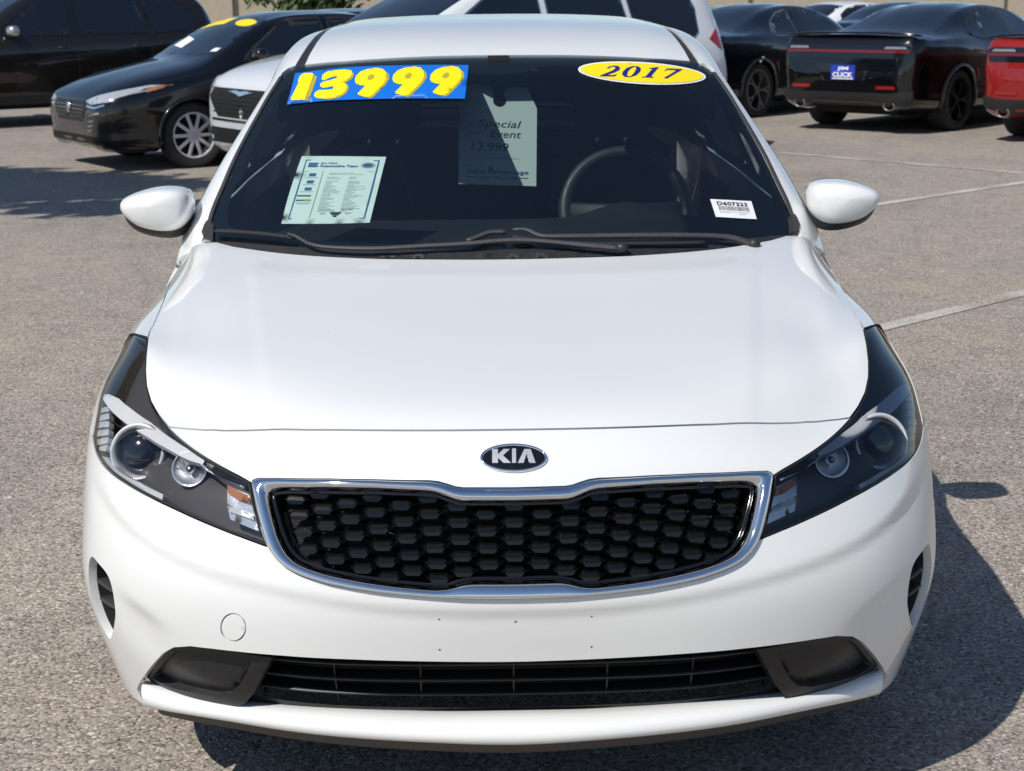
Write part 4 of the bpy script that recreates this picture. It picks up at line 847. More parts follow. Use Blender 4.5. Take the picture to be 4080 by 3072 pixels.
# ---- door mirrors
shell = np.array([.745, 1.02])*.05+.95*np.array([(.821,1.035),(.825,1.057),(.837,1.071),(.862,1.079),(.913,1.080),(.961,1.071),(1.0,1.057),(1.015,1.046),(1.02,1.033),(1.016,1.016),(1.003,.999),(.974,.976),(.94,.964),(.893,.958),(.867,.962),(.845,.975),(.827,1.001)])
trimo = np.array([.745, 1.00])*.05+.95*np.array([(.828,1.03),(.832,.998),(.841,.962),(.859,.943),(.894,.935),(.959,.946),(.992,.961),(1.013,.984),(1.021,1.012),(1.016,1.03),(.96,1.05),(.86,1.055)])
for s in (1, -1):
    def dome(pts, yb, ya, cen, pw=2.3, n=10, back=.03):
        p = smooth_line(np.concatenate([pts, pts[:1]]), 65)[:-1]; rings = [[(s*x, yb+back, z) for x, z in (p*.97+np.array(cen)*.03)]]
        for k in range(n+1):
            f = k/n; sc = (1-f**pw)**(1/pw) if f < 1 else .02
            rings.append([(s*(cen[0]+(x-cen[0])*sc), yb+(ya-yb)*f, cen[1]+(z-cen[1])*sc) for x, z in p])
        V, Fa = ring_loft(rings); return V, ([f for f in Fa] if s > 0 else [f[::-1] for f in Fa])
    mr = mesh('door_mirror', *dome(shell, 1.585, 1.49, (.915, 1.035), pw=3.5), M['white'], car)
    mesh('mirror_lower', *dome(trimo, 1.605, 1.51, (.91, 1.00), n=8), M['trim'], mr)
    P = [(s*.80, 1.66, .955), (s*.83, 1.645, .962), (s*.87, 1.62, .972)]; mesh('mirror_arm', *sweep(P, .07, .03, taper=[1.1, .9, .8]), M['trim'], mr)
    gp = shell*.93+np.array([.92, 1.02])*.07; mesh('mirror_glass', [(s*x, 1.618, z) for x, z in gp], [tuple(range(len(gp)))[::(1 if s > 0 else -1)]], M['chrome'], mr, smooth=False)

# ---- cabin
dash_rows = []
for y, z in ((1.16, .86), (1.32, .905), (1.55, .925), (1.80, .935), (1.93, .925), (1.99, .86), (2.0, .72)):
    r = []
    for x in (0, .12, .22, .30, .37, .44, .54, .66, .76):
        r.append((x, y, z))
    dash_rows.append(r)
full_rows = []
for r in dash_rows:
    fr2 = [(-x, y, z) for x, y, z in r[:0:-1]]+r
    fr2 = [(x, y, z+(.055*math.exp(-((x-.37)/.12)**2)*math.exp(-((y-1.90)/.09)**2))) for x, y, z in fr2]
    full_rows.append(fr2)
DP = Patch(full_rows, mirror=False)
panel('dashboard', DP, [(DP.u[0], DP.v[0]), (DP.u[-1], DP.v[0]), (DP.u[-1], DP.v[-1]), (DP.u[0], DP.v[-1])], M['cabin'], car, step=.03, lip=0)
tor = []
cw = Vector((.372, 1.99, .945)); ax = Vector((0, -.90, .43)).normalized(); e1v = Vector((1, 0, 0)); e2v = ax.cross(e1v).normalized()
path = [cw+(e1v*math.cos(a)+e2v*math.sin(a))*.183 for a in np.linspace(0, 2*math.pi, 41)]
V, Fa = [], []
for i in range(40):
    a = 2*math.pi*i/40; rad = (e1v*math.cos(a)+e2v*math.sin(a))
    for j in range(10):
        b = 2*math.pi*j/10; V.append(tuple(cw+rad*(.181+.019*math.cos(b))+ax*(.018*math.sin(b))))
for i in range(40):
    for j in range(10): Fa.append((i*10+j, ((i+1) % 40)*10+j, ((i+1) % 40)*10+(j+1) % 10, i*10+(j+1) % 10))
st = mesh('steering_wheel', V, Fa, M['trim'], car)
mesh('steering_spokes', *join(sweep([cw+e1v*-.17, cw+ax*-.02, cw+e1v*.17], .05, .02, up=[tuple(ax)]*3), sweep([cw+ax*-.02, cw-e2v*.17 if e2v.z > 0 else cw+e2v*.17], .05, .02, up=[tuple(ax)]*2)), M['cabin'], st)
for sx in (-.37, .37):
    b = mesh('seat_back', *ring_loft([[(sx+.23*k*math.copysign(abs(math.cos(a))**.55, math.cos(a)), y0+.07*math.copysign(abs(math.sin(a))**.6, math.sin(a)), z) for a in np.linspace(0, 6.2832, 24, endpoint=False)] for z, y0, k in ((.45, 2.32, .9), (.6, 2.36, 1), (.8, 2.42, .98), (.98, 2.48, .85), (1.06, 2.51, .72), (1.09, 2.52, .5))]), M['seat'], car)
    mesh('headrest', *ring_loft([[(sx+.125*k*math.copysign(abs(math.cos(a))**.55, math.cos(a)), y0+.055*math.copysign(abs(math.sin(a))**.6, math.sin(a)), z) for a in np.linspace(0, 6.2832, 20, endpoint=False)] for z, y0, k in ((1.12, 2.50, .7), (1.14, 2.50, .95), (1.22, 2.51, 1), (1.28, 2.52, .9), (1.30, 2.52, .55))]), M['seat'], b)
    for dx in (-.045, .045): mesh('headrest_post', *sweep([(sx+dx, 2.50, 1.06), (sx+dx, 2.50, 1.15)], .010, .010, up=[(0, 1, 0)]*2), M['satin'], b)
    mesh('seat_cushion', *box(sx, 2.12, .42, .48, .5, .16), M['seat'], car, smooth=False)
mesh('rear_bench', *join(box(0, 3.15, .70, 1.2, .16, .55), box(0, 2.9, .42, 1.2, .5, .16), box(0, 3.62, .99, 1.3, .80, .04), box(0, 3.98, .85, 1.3, .03, .36)), M['seat'], car, smooth=False)
rv = mesh('inside_mirror', *box(0, 2.02, 1.325, .24, .03, .065), M['cabin'], car, smooth=False); bevel(rv, .014, 3)
mesh('mirror_mount', *box(0, 1.985, 1.37, .06, .05, .05), M['cabin'], rv, smooth=False)

# ================================================================ stickers and papers on and behind the windscreen
def font_geo(txt, shear=0.0, bold=0.0, spacing=1.0):
    c = bpy.data.curves.new('t', 'FONT'); c.body = txt; c.fill_mode = 'FRONT'; c.shear = shear; c.offset = bold; c.space_character = spacing
    c.resolution_u = 3; c.align_x = 'LEFT'
    o = bpy.data.objects.new('t', c); COL.objects.link(o)
    me = bpy.data.meshes.new_from_object(o.evaluated_get(bpy.context.evaluated_depsgraph_get()))
    V = np.array([v.co[:2] for v in me.vertices]); F = [tuple(p.vertices) for p in me.polygons]
    bpy.data.objects.remove(o); bpy.data.curves.remove(c); bpy.data.meshes.remove(me)
    lo, hi = V.min(0), V.max(0); return (V-lo)/(hi-lo), F
def quad_map(q):
    """unit square (x right, y down) -> four corners tl, tr, br, bl"""
    q = np.asarray(q, float)
    def f(p):
        x, y = p[:, :1], p[:, 1:2]
        return q[0]*(1-x)*(1-y)+q[1]*x*(1-y)+q[2]*x*y+q[3]*(1-x)*y
    return f
class Sheet:
    """flat print surface: where() takes unit-square points and a height above the sheet"""
    def __init__(s, root, where): s.root, s.where, s.k = root, where, 0
    def put(s, name, pts, faces, m, h):
        V = s.where(np.asarray(pts, float), h); me = mesh(name, V, faces, m, s.root, smooth=False)
        return me
    def text(s, name, txt, x0, y0, x1, y1, m, h=.0010, **k):
        V, F = font_geo(txt, **k); P = np.stack([x0+(x1-x0)*V[:, 0], y1-(y1-y0)*V[:, 1]], 1)
        return s.put(name, P, F, m, h)
    def rects(s, name, rs, m, h=.0008):
        P, F = [], []
        for x0, y0, x1, y1 in rs:
            n = len(P); P += [(x0, y0), (x1, y0), (x1, y1), (x0, y1)]; F.append((n+3, n+2, n+1, n))
        return s.put(name, P, F, m, h)
def on_patch(patch, quad, base):
    fm = quad_map(quad)
    def where(p, h):
        uv = fm(p); return patch.pos(uv[:, 0], uv[:, 1])+patch.normal(uv[:, 0], uv[:, 1])*(base+h)
    return where
# price number strip
price = panel('price_sticker', G_, TR['price'], M['signblue'], None, step=.02, off=.0012, lip=.001)
tag(price, 'blue price strip with yellow numbers 13999 along the top of the white sedan\'s windscreen', 'sticker')
for k in ('s1', 's3', 's90', 's91', 's92'): panel('digit_shadow', G_, TR['px_'+k], M['signolive'], price, step=.02, off=.0020, lip=0)
for k in ('g1', 'g3'): panel('digit', G_, TR['px_'+k], M['signyellow'], price, step=.015, off=.0027, lip=0)
for i in range(3):
    panel('digit', G_, TR['px_g9%d' % i], M['signyellow'], price, step=.015, off=.0027, lip=0)
    panel('digit_eye', G_, TR['px_h9%d' % i], M['signolive'], price, step=.02, off=.0033, lip=0)
# year oval
oval = panel('year_sticker', G_, TR['oval'], M['labelw'], None, step=.02, off=.0012, lip=.001)
tag(oval, 'yellow oval 2017 year sticker with a white rim, at the windscreen\'s top right corner', 'sticker')
o2 = TR['oval2']; oc = o2.mean(0)
panel('oval_line', G_, oc+(o2-oc)*1.012, M['inkgrey'], oval, step=.02, off=.0018, lip=0)
panel('oval_field', G_, o2, M['signyellow'], oval, step=.02, off=.0023, lip=0)
for k in ('o2', 'o1', 'o7'): panel('year_digit', G_, TR['px_'+k], M['navy'], oval, step=.02, off=.003, lip=0)
panel('year_digit', G_, TR['px_o0'], M['navy'], oval, holes=[TR['px_o0h']], step=.02, off=.003, lip=0)
# vehicle data sheet taped inside the glass
sheet = panel('data_sheet', G_, TR['paper'], M['paper'], None, step=.03, off=-.0085, lip=.0004)
tag(sheet, 'white vehicle information sheet with a blue frame behind the windscreen\'s passenger side', 'paper')
S = Sheet(sheet, on_patch(G_, TR['paper'], -.0085))
S.rects('frame_line', [(.075, .055, .925, .068), (.075, .925, .925, .938), (.068, .055, .080, .938), (.920, .055, .936, .938)], M['inkblue'])
S.text('heading', 'Jim Click', .26, .095, .46, .125, M['inkblue'], bold=.02)
S.text('heading', 'Automotive Team', .26, .130, .70, .165, M['inkblue'], bold=.03)
S.rects('crest', [(.12, .10, .235, .125), (.12, .13, .22, .165), (.225, .14, .24, .16)], M['inkblue'])
a = np.linspace(0, 6.2832, 24, endpoint=False)
S.put('round_crest', np.stack([.815+.085*np.cos(a), .135+.042*np.sin(a)], 1), [tuple(range(23, -1, -1))], M['inkgrey'], .0009)
S.put('round_crest', np.stack([.815+.060*np.cos(a), .135+.030*np.sin(a)], 1), [tuple(range(23, -1, -1))], M['inkblue'], .0013)
S.rects('rule', [(.10, .225, .90, .230), (.315, .225, .322, .92)], M['inkolive'])
S.rects('icon', [(.17, .255, .25, .30), (.17, .36, .25, .405), (.17, .465, .25, .51)], M['inkblue'])
S.rects('icon_line', [(.13, .315, .28, .322), (.13, .42, .28, .427), (.13, .525, .28, .532), (.11, .69, .28, .696), (.14, .706, .26, .712)], M['inkgrey'])
S.rects('icon_bar', [(.105+.021*k, .575, .120+.021*k, .60) for k in range(8)], M['ink'])
S.rects('colour_bar', [(.105, .645, .20, .665)], M['inkblue']); S.rects('colour_bar', [(.20, .64, .28, .668)], M['inkolive'])
ln = []
for k in range(30):
    y = .25+k*.0195
    if k in (2, 5): continue
    if k < 2: ln.append((.40, y, .40+.28+.1*(k % 2), y+.006)); continue
    ln.append((.385, y, .385+.07+.13*rnd.random(), y+.0055)); ln.append((.64, y, .64+.06+.17*rnd.random(), y+.0055))
S.rects('fine_print', ln, M['inkgrey'])
S.text('price_line', 'Vehicle Price', .40, .785, .58, .808, M['inkgrey']); S.text('price_line', '$13,999', .66, .785, .78, .806, M['ink'])
S.rects('dealer_mark', [(.54, .83, .66, .858), (.56, .862, .64, .88), (.58, .885, .62, .905)], M['ink'])
S.rects('mark_line', [(.42, .84, .49, .848), (.43, .855, .48, .862), (.70, .84, .78, .848), (.71, .855, .76, .862)], M['inkgrey'])
# stock number label at the driver's corner
lab = panel('barcode_label', G_, TR['barcode'], M['labelw'], None, step=.03, off=.0008, lip=.0004)
tag(lab, 'small white stock number label with a barcode at the lower right corner of the windscreen', 'label')
S = Sheet(lab, on_patch(G_, TR['barcode'], .0008))
S.text('stock_number', 'D607323', .12, .12, .86, .33, M['ink'], bold=.03, spacing=1.05)
bars, x = [], .13
while x < .87:
    w = rnd.choice((.006, .009, .014)); bars.append((x, .37, x+w, .60)); x += w+rnd.choice((.007, .010, .013))
S.rects('bar_code', bars, M['ink'])
S.rects('small_print', [(.12+.05*k, .66, .12+.05*k+.035, .69) for k in range(15)]+[(.13+.05*k, .73, .13+.05*k+.035, .755) for k in range(5)]+[(.60+.05*k, .74, .60+.05*k+.035, .765) for k in range(4)]+[(.58+.05*k, .80, .58+.05*k+.03, .825) for k in range(3)], M['inkgrey'])
# hang tag behind the mirror
YT = 1.935
TL, TRr, BR, BL = (np.array(p) for p in ((-.112, YT, 1.318), (.110, YT, 1.304), (.106, YT+.0, 1.025), (-.119, YT, 1.034)))
fq = quad_map([TL, TRr, BR, BL])
def tagw(p, h): return fq(np.asarray(p, float))+np.array((0, -1, 0))*h
ol = [(.12, .0), (.395, .0), (.43, .03), (.445, .085)]
ol += [(.52+.085*math.cos(t), .145+.062*math.sin(t)) for t in np.linspace(R(215), R(-35), 16)]
ol += [(.575, .085), (.59, .03), (.62, .0), (.87, .0), (1.0, .205), (1, 1), (0, 1), (0, .205)]
ol = np.array(ol); P2, F2 = tri2d(ol, [], .5)
n = len(P2); V = list(tagw(P2, .0004))+list(tagw(P2, -.0004)); Fa = [tuple(f)[::-1] for f in F2]+[tuple(i+n for i in f) for f in F2]
ht = mesh('hang_tag', V, Fa, M['paper'], None, smooth=False)
tag(ht, 'large white hang tag with handwriting hanging from the inside mirror of the white sedan', 'tag')
S = Sheet(ht, tagw)
S.text('tag_word', 'No.', .13, .370, .21, .392, M['inkgrey'], bold=.02); S.text('tag_word', 'Reason:', .13, .462, .30, .484, M['inkgrey'], bold=.02)
S.text('handwriting', 'Special', .25, .338, .80, .435, M['ink'], shear=.25); S.text('handwriting', 'Event', .40, .440, .80, .515, M['ink'], shear=.2)
S.text('handwriting', '13,999', .16, .570, .64, .665, M['ink'], shear=.15)
S.rects('tag_line', [(.25, .722, .78, .728)], M['inkgrey'])
S.text('tag_print', 'Jim Click', .10, .800, .32, .828, M['inkgrey']); S.text('tag_print', 'Value', .10, .840, .345, .885, M['inkblue'], bold=.01)
S.text('tag_print', 'A', .365, .800, .455, .885, M['inkred'], bold=.02); S.text('tag_print', 'dvantage', .455, .840, .90, .896, M['inkblue'], bold=.01)
S.text('tag_print', 'USED VEHICLES', .24, .912, .76, .938, M['inkred'], bold=.01)
S.rects('tag_line', [(.10, .918, .22, .926), (.78, .918, .90, .926)], M['ink'])

# ================================================================ the other cars on the lot
def flake(name, col, rough=.25): return mat(name, col, rough, 0, 1.0, .25)
PAINT = dict(black=flake('black_paint', (.0022, .0024, .003)), navy=flake('navy_paint', (.003, .0042, .009)), red=flake('red_paint', (.24, .010, .008)),
             pearl=flake('pearl_paint', (.66, .68, .70), .3), suv=flake('black_brown_reflection', (.010, .009, .008)), white2=flake('far_white_paint', (.78, .79, .79), .3), midnight=flake('midnight_paint', (.010, .014, .024)))  # suv is black; its brownish reflection is put into the colour
M['tint'] = mat('tinted_glass', (.006, .009, .014), .03, 0, .3, .8)
M['tail'] = mat('tail_lamp', (.30, .012, .012), .15, 0, .6)
M['tailband'] = mat('tail_band', (.15, .010, .012), .15, 0, .6)
M['taildark'] = mat('dark_tail_lamp', (.05, .006, .006), .12, 0, .6)
M['gunmetal'] = mat('gunmetal', (.23, .22, .215), .35, .6)
M['cover'] = mat('wheel_cover', (.60, .59, .59), .4, 0)
M['darkalloy'] = mat('dark_alloy', (.02, .02, .021), .35, .6)
M['plateblue'] = mat('plate_blue', (.02, .05, .42), .4)
M['headlens'] = mat('headlamp_glass', (.55, .57, .60), .12, .35, 1.0, bump=(45, .5, .01))
M['revlamp'] = mat('reverse_lamp_lens', (.20, .20, .21), .2, 0, .6)
M['claddark'] = mat('dark_cladding', (.014, .014, .014), .6)

def lerp_curve(c, y): c = np.array(c, float); return np.interp(y, c[:, 0], c[:, 1])
class View:
    """the body seen square-on from one side: outlines drawn in that view are laid onto the metal"""
    def __init__(s, a, view, sd=1):
        s.a, s.view, s.sd = a, view, sd; s.su = {'side': sd, 'front': 1, 'rear': -1, 'top': 1}[view]
    def cast(s, u, v):
        w = s.view
        if w == 'side': o, d = (s.sd*3, s.sd*u, v), (-s.sd, 0, 0)
        elif w == 'front': o, d = (u, -3, v), (0, 1, 0)
        elif w == 'rear': o, d = (-u, 9, v), (0, -1, 0)
        else: o, d = (u, v, 4), (0, 0, -1)
        h = s.a.bvh.ray_cast(Vector(o), Vector(d))
        if h[0] is None:
            q = Vector(o)+Vector(d)*(2.2 if w == 'side' else 3.3 if w == 'front' else 4.3 if w == 'rear' else 3); h = s.a.bvh.find_nearest(q)
        return h
    def pos(s, u, v): return np.array([tuple(s.cast(float(a), float(b))[0]) for a, b in zip(np.ravel(u), np.ravel(v))])
    def normal(s, u, v):
        d = Vector({'side': (s.sd, 0, 0), 'front': (0, -1, 0), 'rear': (0, 1, 0), 'top': (0, 0, 1)}[s.view]); out = []
        for a, b in zip(np.ravel(u), np.ravel(v)):
            n = s.cast(float(a), float(b))[1]; out.append(tuple(n if n.dot(d) > 0 else -n))
        return np.array(out)
class Auto:
    def __init__(s, name, spec, paint):
        s.sp = spec; s.root = empty(name); s.paint = paint; L = spec['L']
        ys = np.array(spec['ys']); rows = []
        for y in ys:
            top, bot, wm, zb, wt = (float(lerp_curve(spec[k], y)) for k in ('top', 'bot', 'w', 'belt', 'wt'))
            cr = float(lerp_curve(spec['crown'], y)); zb = min(zb, top-cr-.012); wt = min(wt, wm-.02)
            wb = wm*float(lerp_curve(spec['bf'], y)); wt = min(wt, wb-.01)
            h = zb-bot
            rows.append([(0, y, top), (wt*.5, y, top-cr*.22), (wt*.86, y, top-cr*.62), (wt, y, top-cr), (wt+(wb-wt)*.52, y, (top-cr)*.5+zb*.5), (wb, y, zb),
                         (wm, y, zb-h*.20), (wm*.998, y, zb-h*.45), (wm*.985, y, zb-h*.72), (wm*.965, y, bot+h*.06), (wm*.90, y, bot), (wm*.45, y, bot-.004), (0, y, bot-.004)])
        rows = np.array(rows)
        for k, dy in ((0, -.006), (-1, .006)):          # close nose and tail
            c = rows[k].mean(0)*np.array([0, 1, 1]); r = (rows[k]-c)*.04+c+np.array([0, dy, 0]); r[0, 0] = 0
            rows = np.concatenate([[r], rows]) if k == 0 else np.concatenate([rows, [r]])
        s.P = Patch(rows)
        U = np.linspace(s.P.u[0], s.P.u[-1], spec.get('nu', 76)); V = np.linspace(s.P.v[0], s.P.v[-1], spec.get('nv', 190))
        UU, VV = np.meshgrid(U, V); pos = s.P.pos(UU.ravel(), VV.ravel()); nu = len(U)
        F, ALLF = [], []
        for j in range(len(V)-1):
            for i in range(nu-1):
                f = (j*nu+i, j*nu+i+1, (j+1)*nu+i+1, (j+1)*nu+i); ALLF.append(f); c = pos[list(f)].mean(0)
                if any((c[1]-a[0])**2+(c[2]-a[1])**2 < a[2]**2 and abs(c[0]) > .5 for a in spec['arch']): continue
                F.append(f)
        s.bvh = BVHTree.FromPolygons([tuple(p) for p in pos], ALLF)
        s.body = mesh('body', pos, F, paint, s.root)
        # arch lips, wells, floor
        for (ya, za, ra) in spec['arch']:
            for sd in (1, -1):
                A = np.linspace(R(-14), R(194), 36); pts = np.array([(ya+ra*math.cos(a), za+ra*math.sin(a)) for a in A])
                x = s.xat(pts, sd); p3 = [(xx, a, b) for xx, (a, b) in zip(x, pts)]
                up = [(0, math.cos(a), math.sin(a)) for a in A]
                mesh('arch_lip', *sweep(p3, .05, .035, up=up, seg=6), paint if not spec.get('cladding') else M['claddark'], s.root)
        wl = spec['w'][len(spec['w'])//2][1]
        mesh('underbody', *join(box(0, L/2, .36, wl*1.1, L*.86, .30), *[box(0, a[0], a[1]+.12, wl*1.1, a[2]*2.1, a[2]*1.5) for a in spec['arch']]), M['dark'], s.root, smooth=False)
    def xat(s, pts, sd=1):
        v = View(s, 'side', 1); p = np.array(pts, float); return v.pos(p[:, 0], p[:, 1])[:, 0]*sd
    def on(s, name, view, pts, m, off=.003, both=True, par=None, lip=.006, step=.06, seal=None):
        pts = clean(np.array(pts, float)); out = []
        for sd in ((1, -1) if both else (1,)):
            v = View(s, view, sd); q = pts*np.array([v.su, 1]) if (view in ('side', 'rear') or sd > 0) else pts*np.array([-1, 1])
            if view == 'rear' and sd < 0: q = pts.copy()
            if sd < 0 or v.su < 0: q = q[::-1]
            o = panel(name, v, q, m, par or s.root, step=step, off=off, lip=lip); out.append(o)
            if seal:
                c = q if area2(q) > 0 else q[::-1]
                panel('window_seal', v, shrink_poly(dens(c, .06), -.018), seal, o, step=step, off=off-.0015, lip=lip)
        return out
    def wheels(s, **k):
        for ya, za, ra in s.sp['arch']:
            for sd in (1, -1): wheel(s.root, sd*(s.sp['track']), ya, sd, **k)
    def mirrors(s, y, z, m=None):
        for sd in (1, -1):
            x0 = s.xat([(y, z-.06)])[0]; rings = []
            for t, k in ((-.06, .55), (-.045, .85), (-.01, 1), (.03, 1), (.06, .9), (.07, .6)):
                rings.append([(sd*(x0+.13+.11*k*math.copysign(abs(math.cos(a))**.7, math.cos(a))), y+t, z+.07*k*math.copysign(abs(math.sin(a))**.7, math.sin(a))) for a in np.linspace(0, 6.2832, 20, endpoint=False)])
            V, Fa = ring_loft(rings); o = mesh('door_mirror', V, Fa if sd > 0 else [f[::-1] for f in Fa], m or s.paint, s.root)
            mesh('mirror_arm', *sweep([(sd*(x0-.02), y+.03, z-.06), (sd*(x0+.08), y+.01, z-.04)], .05, .03), M['claddark'], o)
    def lines(s, ys, z0, z1):
        for y in ys:
            zz = np.linspace(z0, z1, 14); x = s.xat(np.stack([np.full(14, y), zz], 1))
            for sd in (1, -1): mesh('door_gap', *sweep([(sd*(a-.0012), y, b) for a, b in zip(x, zz)], .008, .006, up=[(sd, 0, 0)]*14, seg=4), M['dark'], s.root)
    def handles(s, ys, z):
        for y in ys:
            x = s.xat([(y, z), (y+.09, z), (y+.18, z)])
            for sd in (1, -1): mesh('door_handle', *sweep([(sd*(a+d), y+k*.09, z) for k, (a, d) in enumerate(zip(x, (.004, .022, .004)))], .026, .02, up=[(sd, 0, 0)]*3), s.paint, s.root)
    def place(s, N, h):
        s.root.location = (N[0], N[1], 0); s.root.rotation_euler = (0, 0, math.atan2(h[0], -h[1]))
CARS = 'cars parked behind on the lot'
def copy_tree(o, parent=None, repaint=None):
    c = o.copy(); COL.objects.link(c)
    if parent is not None: c.parent = parent
    if repaint and c.type == 'MESH':
        for i, sl_ in enumerate(c.material_slots):
            old = sl_.material
            if old in repaint:
                sl_.link = 'OBJECT'; sl_.material = repaint[old]
    for ch in list(o.children): copy_tree(ch, c, repaint)
    return c

# ---- compact black sedan (front three-quarter)
SEDAN = dict(L=4.50, track=.755, arch=[(.90, .32, .355), (3.55, .32, .355)],
    ys=[0, .015, .05, .11, .22, .40, .65, .90, 1.08, 1.22, 1.45, 1.70, 1.92, 2.15, 2.5, 2.9, 3.2, 3.5, 3.8, 3.98, 4.15, 4.32, 4.42, 4.47, 4.495, 4.50],
    top=[(0, .60), (.015, .66), (.05, .715), (.11, .76), (.22, .815), (.40, .875), (.65, .935), (.90, .985), (1.08, 1.02), (1.22, 1.075), (1.45, 1.205), (1.70, 1.335), (1.92, 1.41), (2.15, 1.45), (2.5, 1.465), (2.9, 1.455), (3.2, 1.40), (3.5, 1.295), (3.8, 1.175), (3.98, 1.13), (4.15, 1.115), (4.32, 1.105), (4.42, 1.05), (4.47, .94), (4.495, .80), (4.5, .7)],
    bot=[(0, .40), (.015, .31), (.05, .235), (.11, .205), (.4, .19), (1.3, .20), (3.2, .20), (4.2, .25), (4.42, .30), (4.47, .36), (4.495, .45), (4.5, .5)],
    w=[(0, .42), (.015, .58), (.05, .69), (.11, .765), (.22, .82), (.40, .852), (.65, .865), (1.5, .87), (3.4, .87), (4.0, .85), (4.25, .815), (4.38, .765), (4.46, .68), (4.495, .52), (4.5, .40)],
    belt=[(0, .55), (.11, .66), (.22, .70), (.40, .75), (.65, .80), (.90, .84), (1.2, .90), (2.5, .945), (3.6, .99), (4.2, 1.0), (4.42, .92), (4.5, .65)],
    wt=[(0, .30), (.05, .55), (.22, .66), (.65, .72), (1.08, .73), (1.22, .70), (1.45, .655), (1.92, .575), (2.5, .555), (3.2, .54), (3.5, .55), (3.98, .62), (4.32, .66), (4.5, .3)],
    crown=[(0, .02), (.22, .055), (.9, .07), (1.22, .045), (1.92, .05), (2.9, .05), (3.5, .05), (4.32, .04), (4.5, .02)],
    bf=[(0, .97), (.4, .97), (1.2, .975), (3.6, .97), (4.5, .95)])
def finish_sedan(a, detail=True):
    a.on('windscreen', 'top', [(0, 1.16), (-.30, 1.165), (-.62, 1.26), (-.655, 1.33), (-.54, 1.90), (-.25, 1.95), (.25, 1.95), (.54, 1.90), (.655, 1.33), (.62, 1.26), (.30, 1.165)], M['tint'], both=False, off=.002)
    a.on('rear_screen', 'top', [(-.52, 3.16), (.52, 3.16), (.56, 3.86), (-.56, 3.86)], M['tint'], both=False, off=.002)
    a.on('front_window', 'side', [(1.50, 1.00), (1.62, 1.10), (1.98, 1.33), (2.10, 1.375), (2.44, 1.385), (2.44, .985)], M['tint'], seal=M['rubber'])
    a.on('rear_window', 'side', [(2.54, .99), (2.54, 1.385), (2.85, 1.375), (3.15, 1.31), (3.38, 1.19), (3.45, 1.06), (3.40, 1.03)], M['tint'], seal=M['rubber'])
    a.mirrors(1.58, 1.05); a.lines((1.38, 2.49, 3.36), .30, .95); a.handles((2.22, 3.10), .86)
    a.wheels(rimmat=M['cover'], key='cover', n=10, style='plain', Rt=.318, Rr=.222)
    if detail:
        a.on('headlight', 'front', [(.40, .655), (.52, .625), (.74, .655), (.83, .74), (.845, .80), (.80, .80), (.70, .755), (.55, .705)], M['headlens'], off=.004, step=.03)
        a.on('turn_signal', 'side', [(.44, .735), (.58, .765), (.70, .80), (.62, .80), (.46, .772)], M['amber'], off=.005, step=.03)
        a.on('light_strip', 'front', [(.42, .60), (.60, .588), (.72, .62), (.70, .635), (.58, .606), (.43, .618)], M['chrome'], off=.006, step=.03)
        a.on('grille', 'front', [(-.36, .655), (.36, .655), (.44, .60), (.30, .46), (-.30, .46), (-.44, .60)], M['claddark'], both=False, off=.004, step=.04)
        for z in (.50, .535, .57, .605): a.on('grille_bar', 'front', [(-.36, z), (.36, z), (.36, z+.010), (-.36, z+.010)], M['black'], both=False, off=.008, step=.05)
        a.on('strake', 'front', [(.50, .52), (.66, .545), (.66, .560), (.50, .535)], M['satin'], off=.005, step=.03)
        for k in range(3): a.on('strake', 'front', [(.46-.02*k, .46-.045*k), (.56-.02*k, .472-.045*k), (.56-.02*k, .484-.045*k), (.46-.02*k, .472-.045*k)], M['satin'], off=.005, step=.03)
        a.on('lower_intake', 'front', [(-.55, .33), (.55, .33), (.62, .255), (-.62, .255)], M['dark'], both=False, off=.003)
        bd = lathe([(.001, -.012), (.050, -.010), (.058, -.002), (.052, .004)], 24, 'y'); mesh('badge', [(x, y-.012, z+.585) for x, y, z in bd[0]], bd[1], M['satin'], a.root)
nis = Auto('black_sedan', SEDAN, PAINT['black']); finish_sedan(nis)
nis.place((-4.05, 12.45), (-.82, -.57))
tag(nis.root, 'black compact sedan with silver wheels and two yellow windscreen stickers, left of the white sedan', 'car', CARS)
def on_auto(a, name, quad, m, off, label, catg, gw=None):
    V, Fa = panel_geo(View(a, 'top'), np.array(quad, float), step=.03, off=off, lip=.001); bpy.context.view_layer.update()
    Mw = Matrix.Translation(a.root.location) @ a.root.rotation_euler.to_matrix().to_4x4()
    o = mesh(name, [tuple(Mw @ Vector(v)) for v in V], Fa, m); tag(o, label, catg); return o
on_auto(nis, 'price_sticker', [(-.50, 1.64), (-.04, 1.70), (-.04, 1.86), (-.48, 1.82)], M['signyellow'], .006, 'yellow price strip at the top of the black compact sedan\'s windscreen', 'sticker')
ea = np.linspace(0, 6.2832, 28, endpoint=False)
on_auto(nis, 'year_sticker', [(.31+.18*math.cos(t), 1.77+.08*math.sin(t)) for t in ea], M['signyellow'], .006, 'yellow oval sticker on the black compact sedan\'s windscreen', 'sticker')
on_auto(nis, 'data_sheet', [(-.50, 1.34), (-.20, 1.28), (-.18, 1.42), (-.47, 1.50)], M['paper'], .006, 'pale paper sheet low on the black compact sedan\'s windscreen', 'paper')
on_auto(nis, 'stock_label', [(.50, 1.27), (.60, 1.29), (.60, 1.35), (.50, 1.33)], M['labelw'], .006, 'small white label at the lower corner of the black compact sedan\'s windscreen', 'label')
def respray(a, name, N, h, new, label):
    c = copy_tree(a.root, None, {a.paint: new}); c.name = name; c.location = (N[0], N[1], 0); c.rotation_euler = (0, 0, math.atan2(h[0], -h[1])); tag(c, label, 'car', CARS); return c
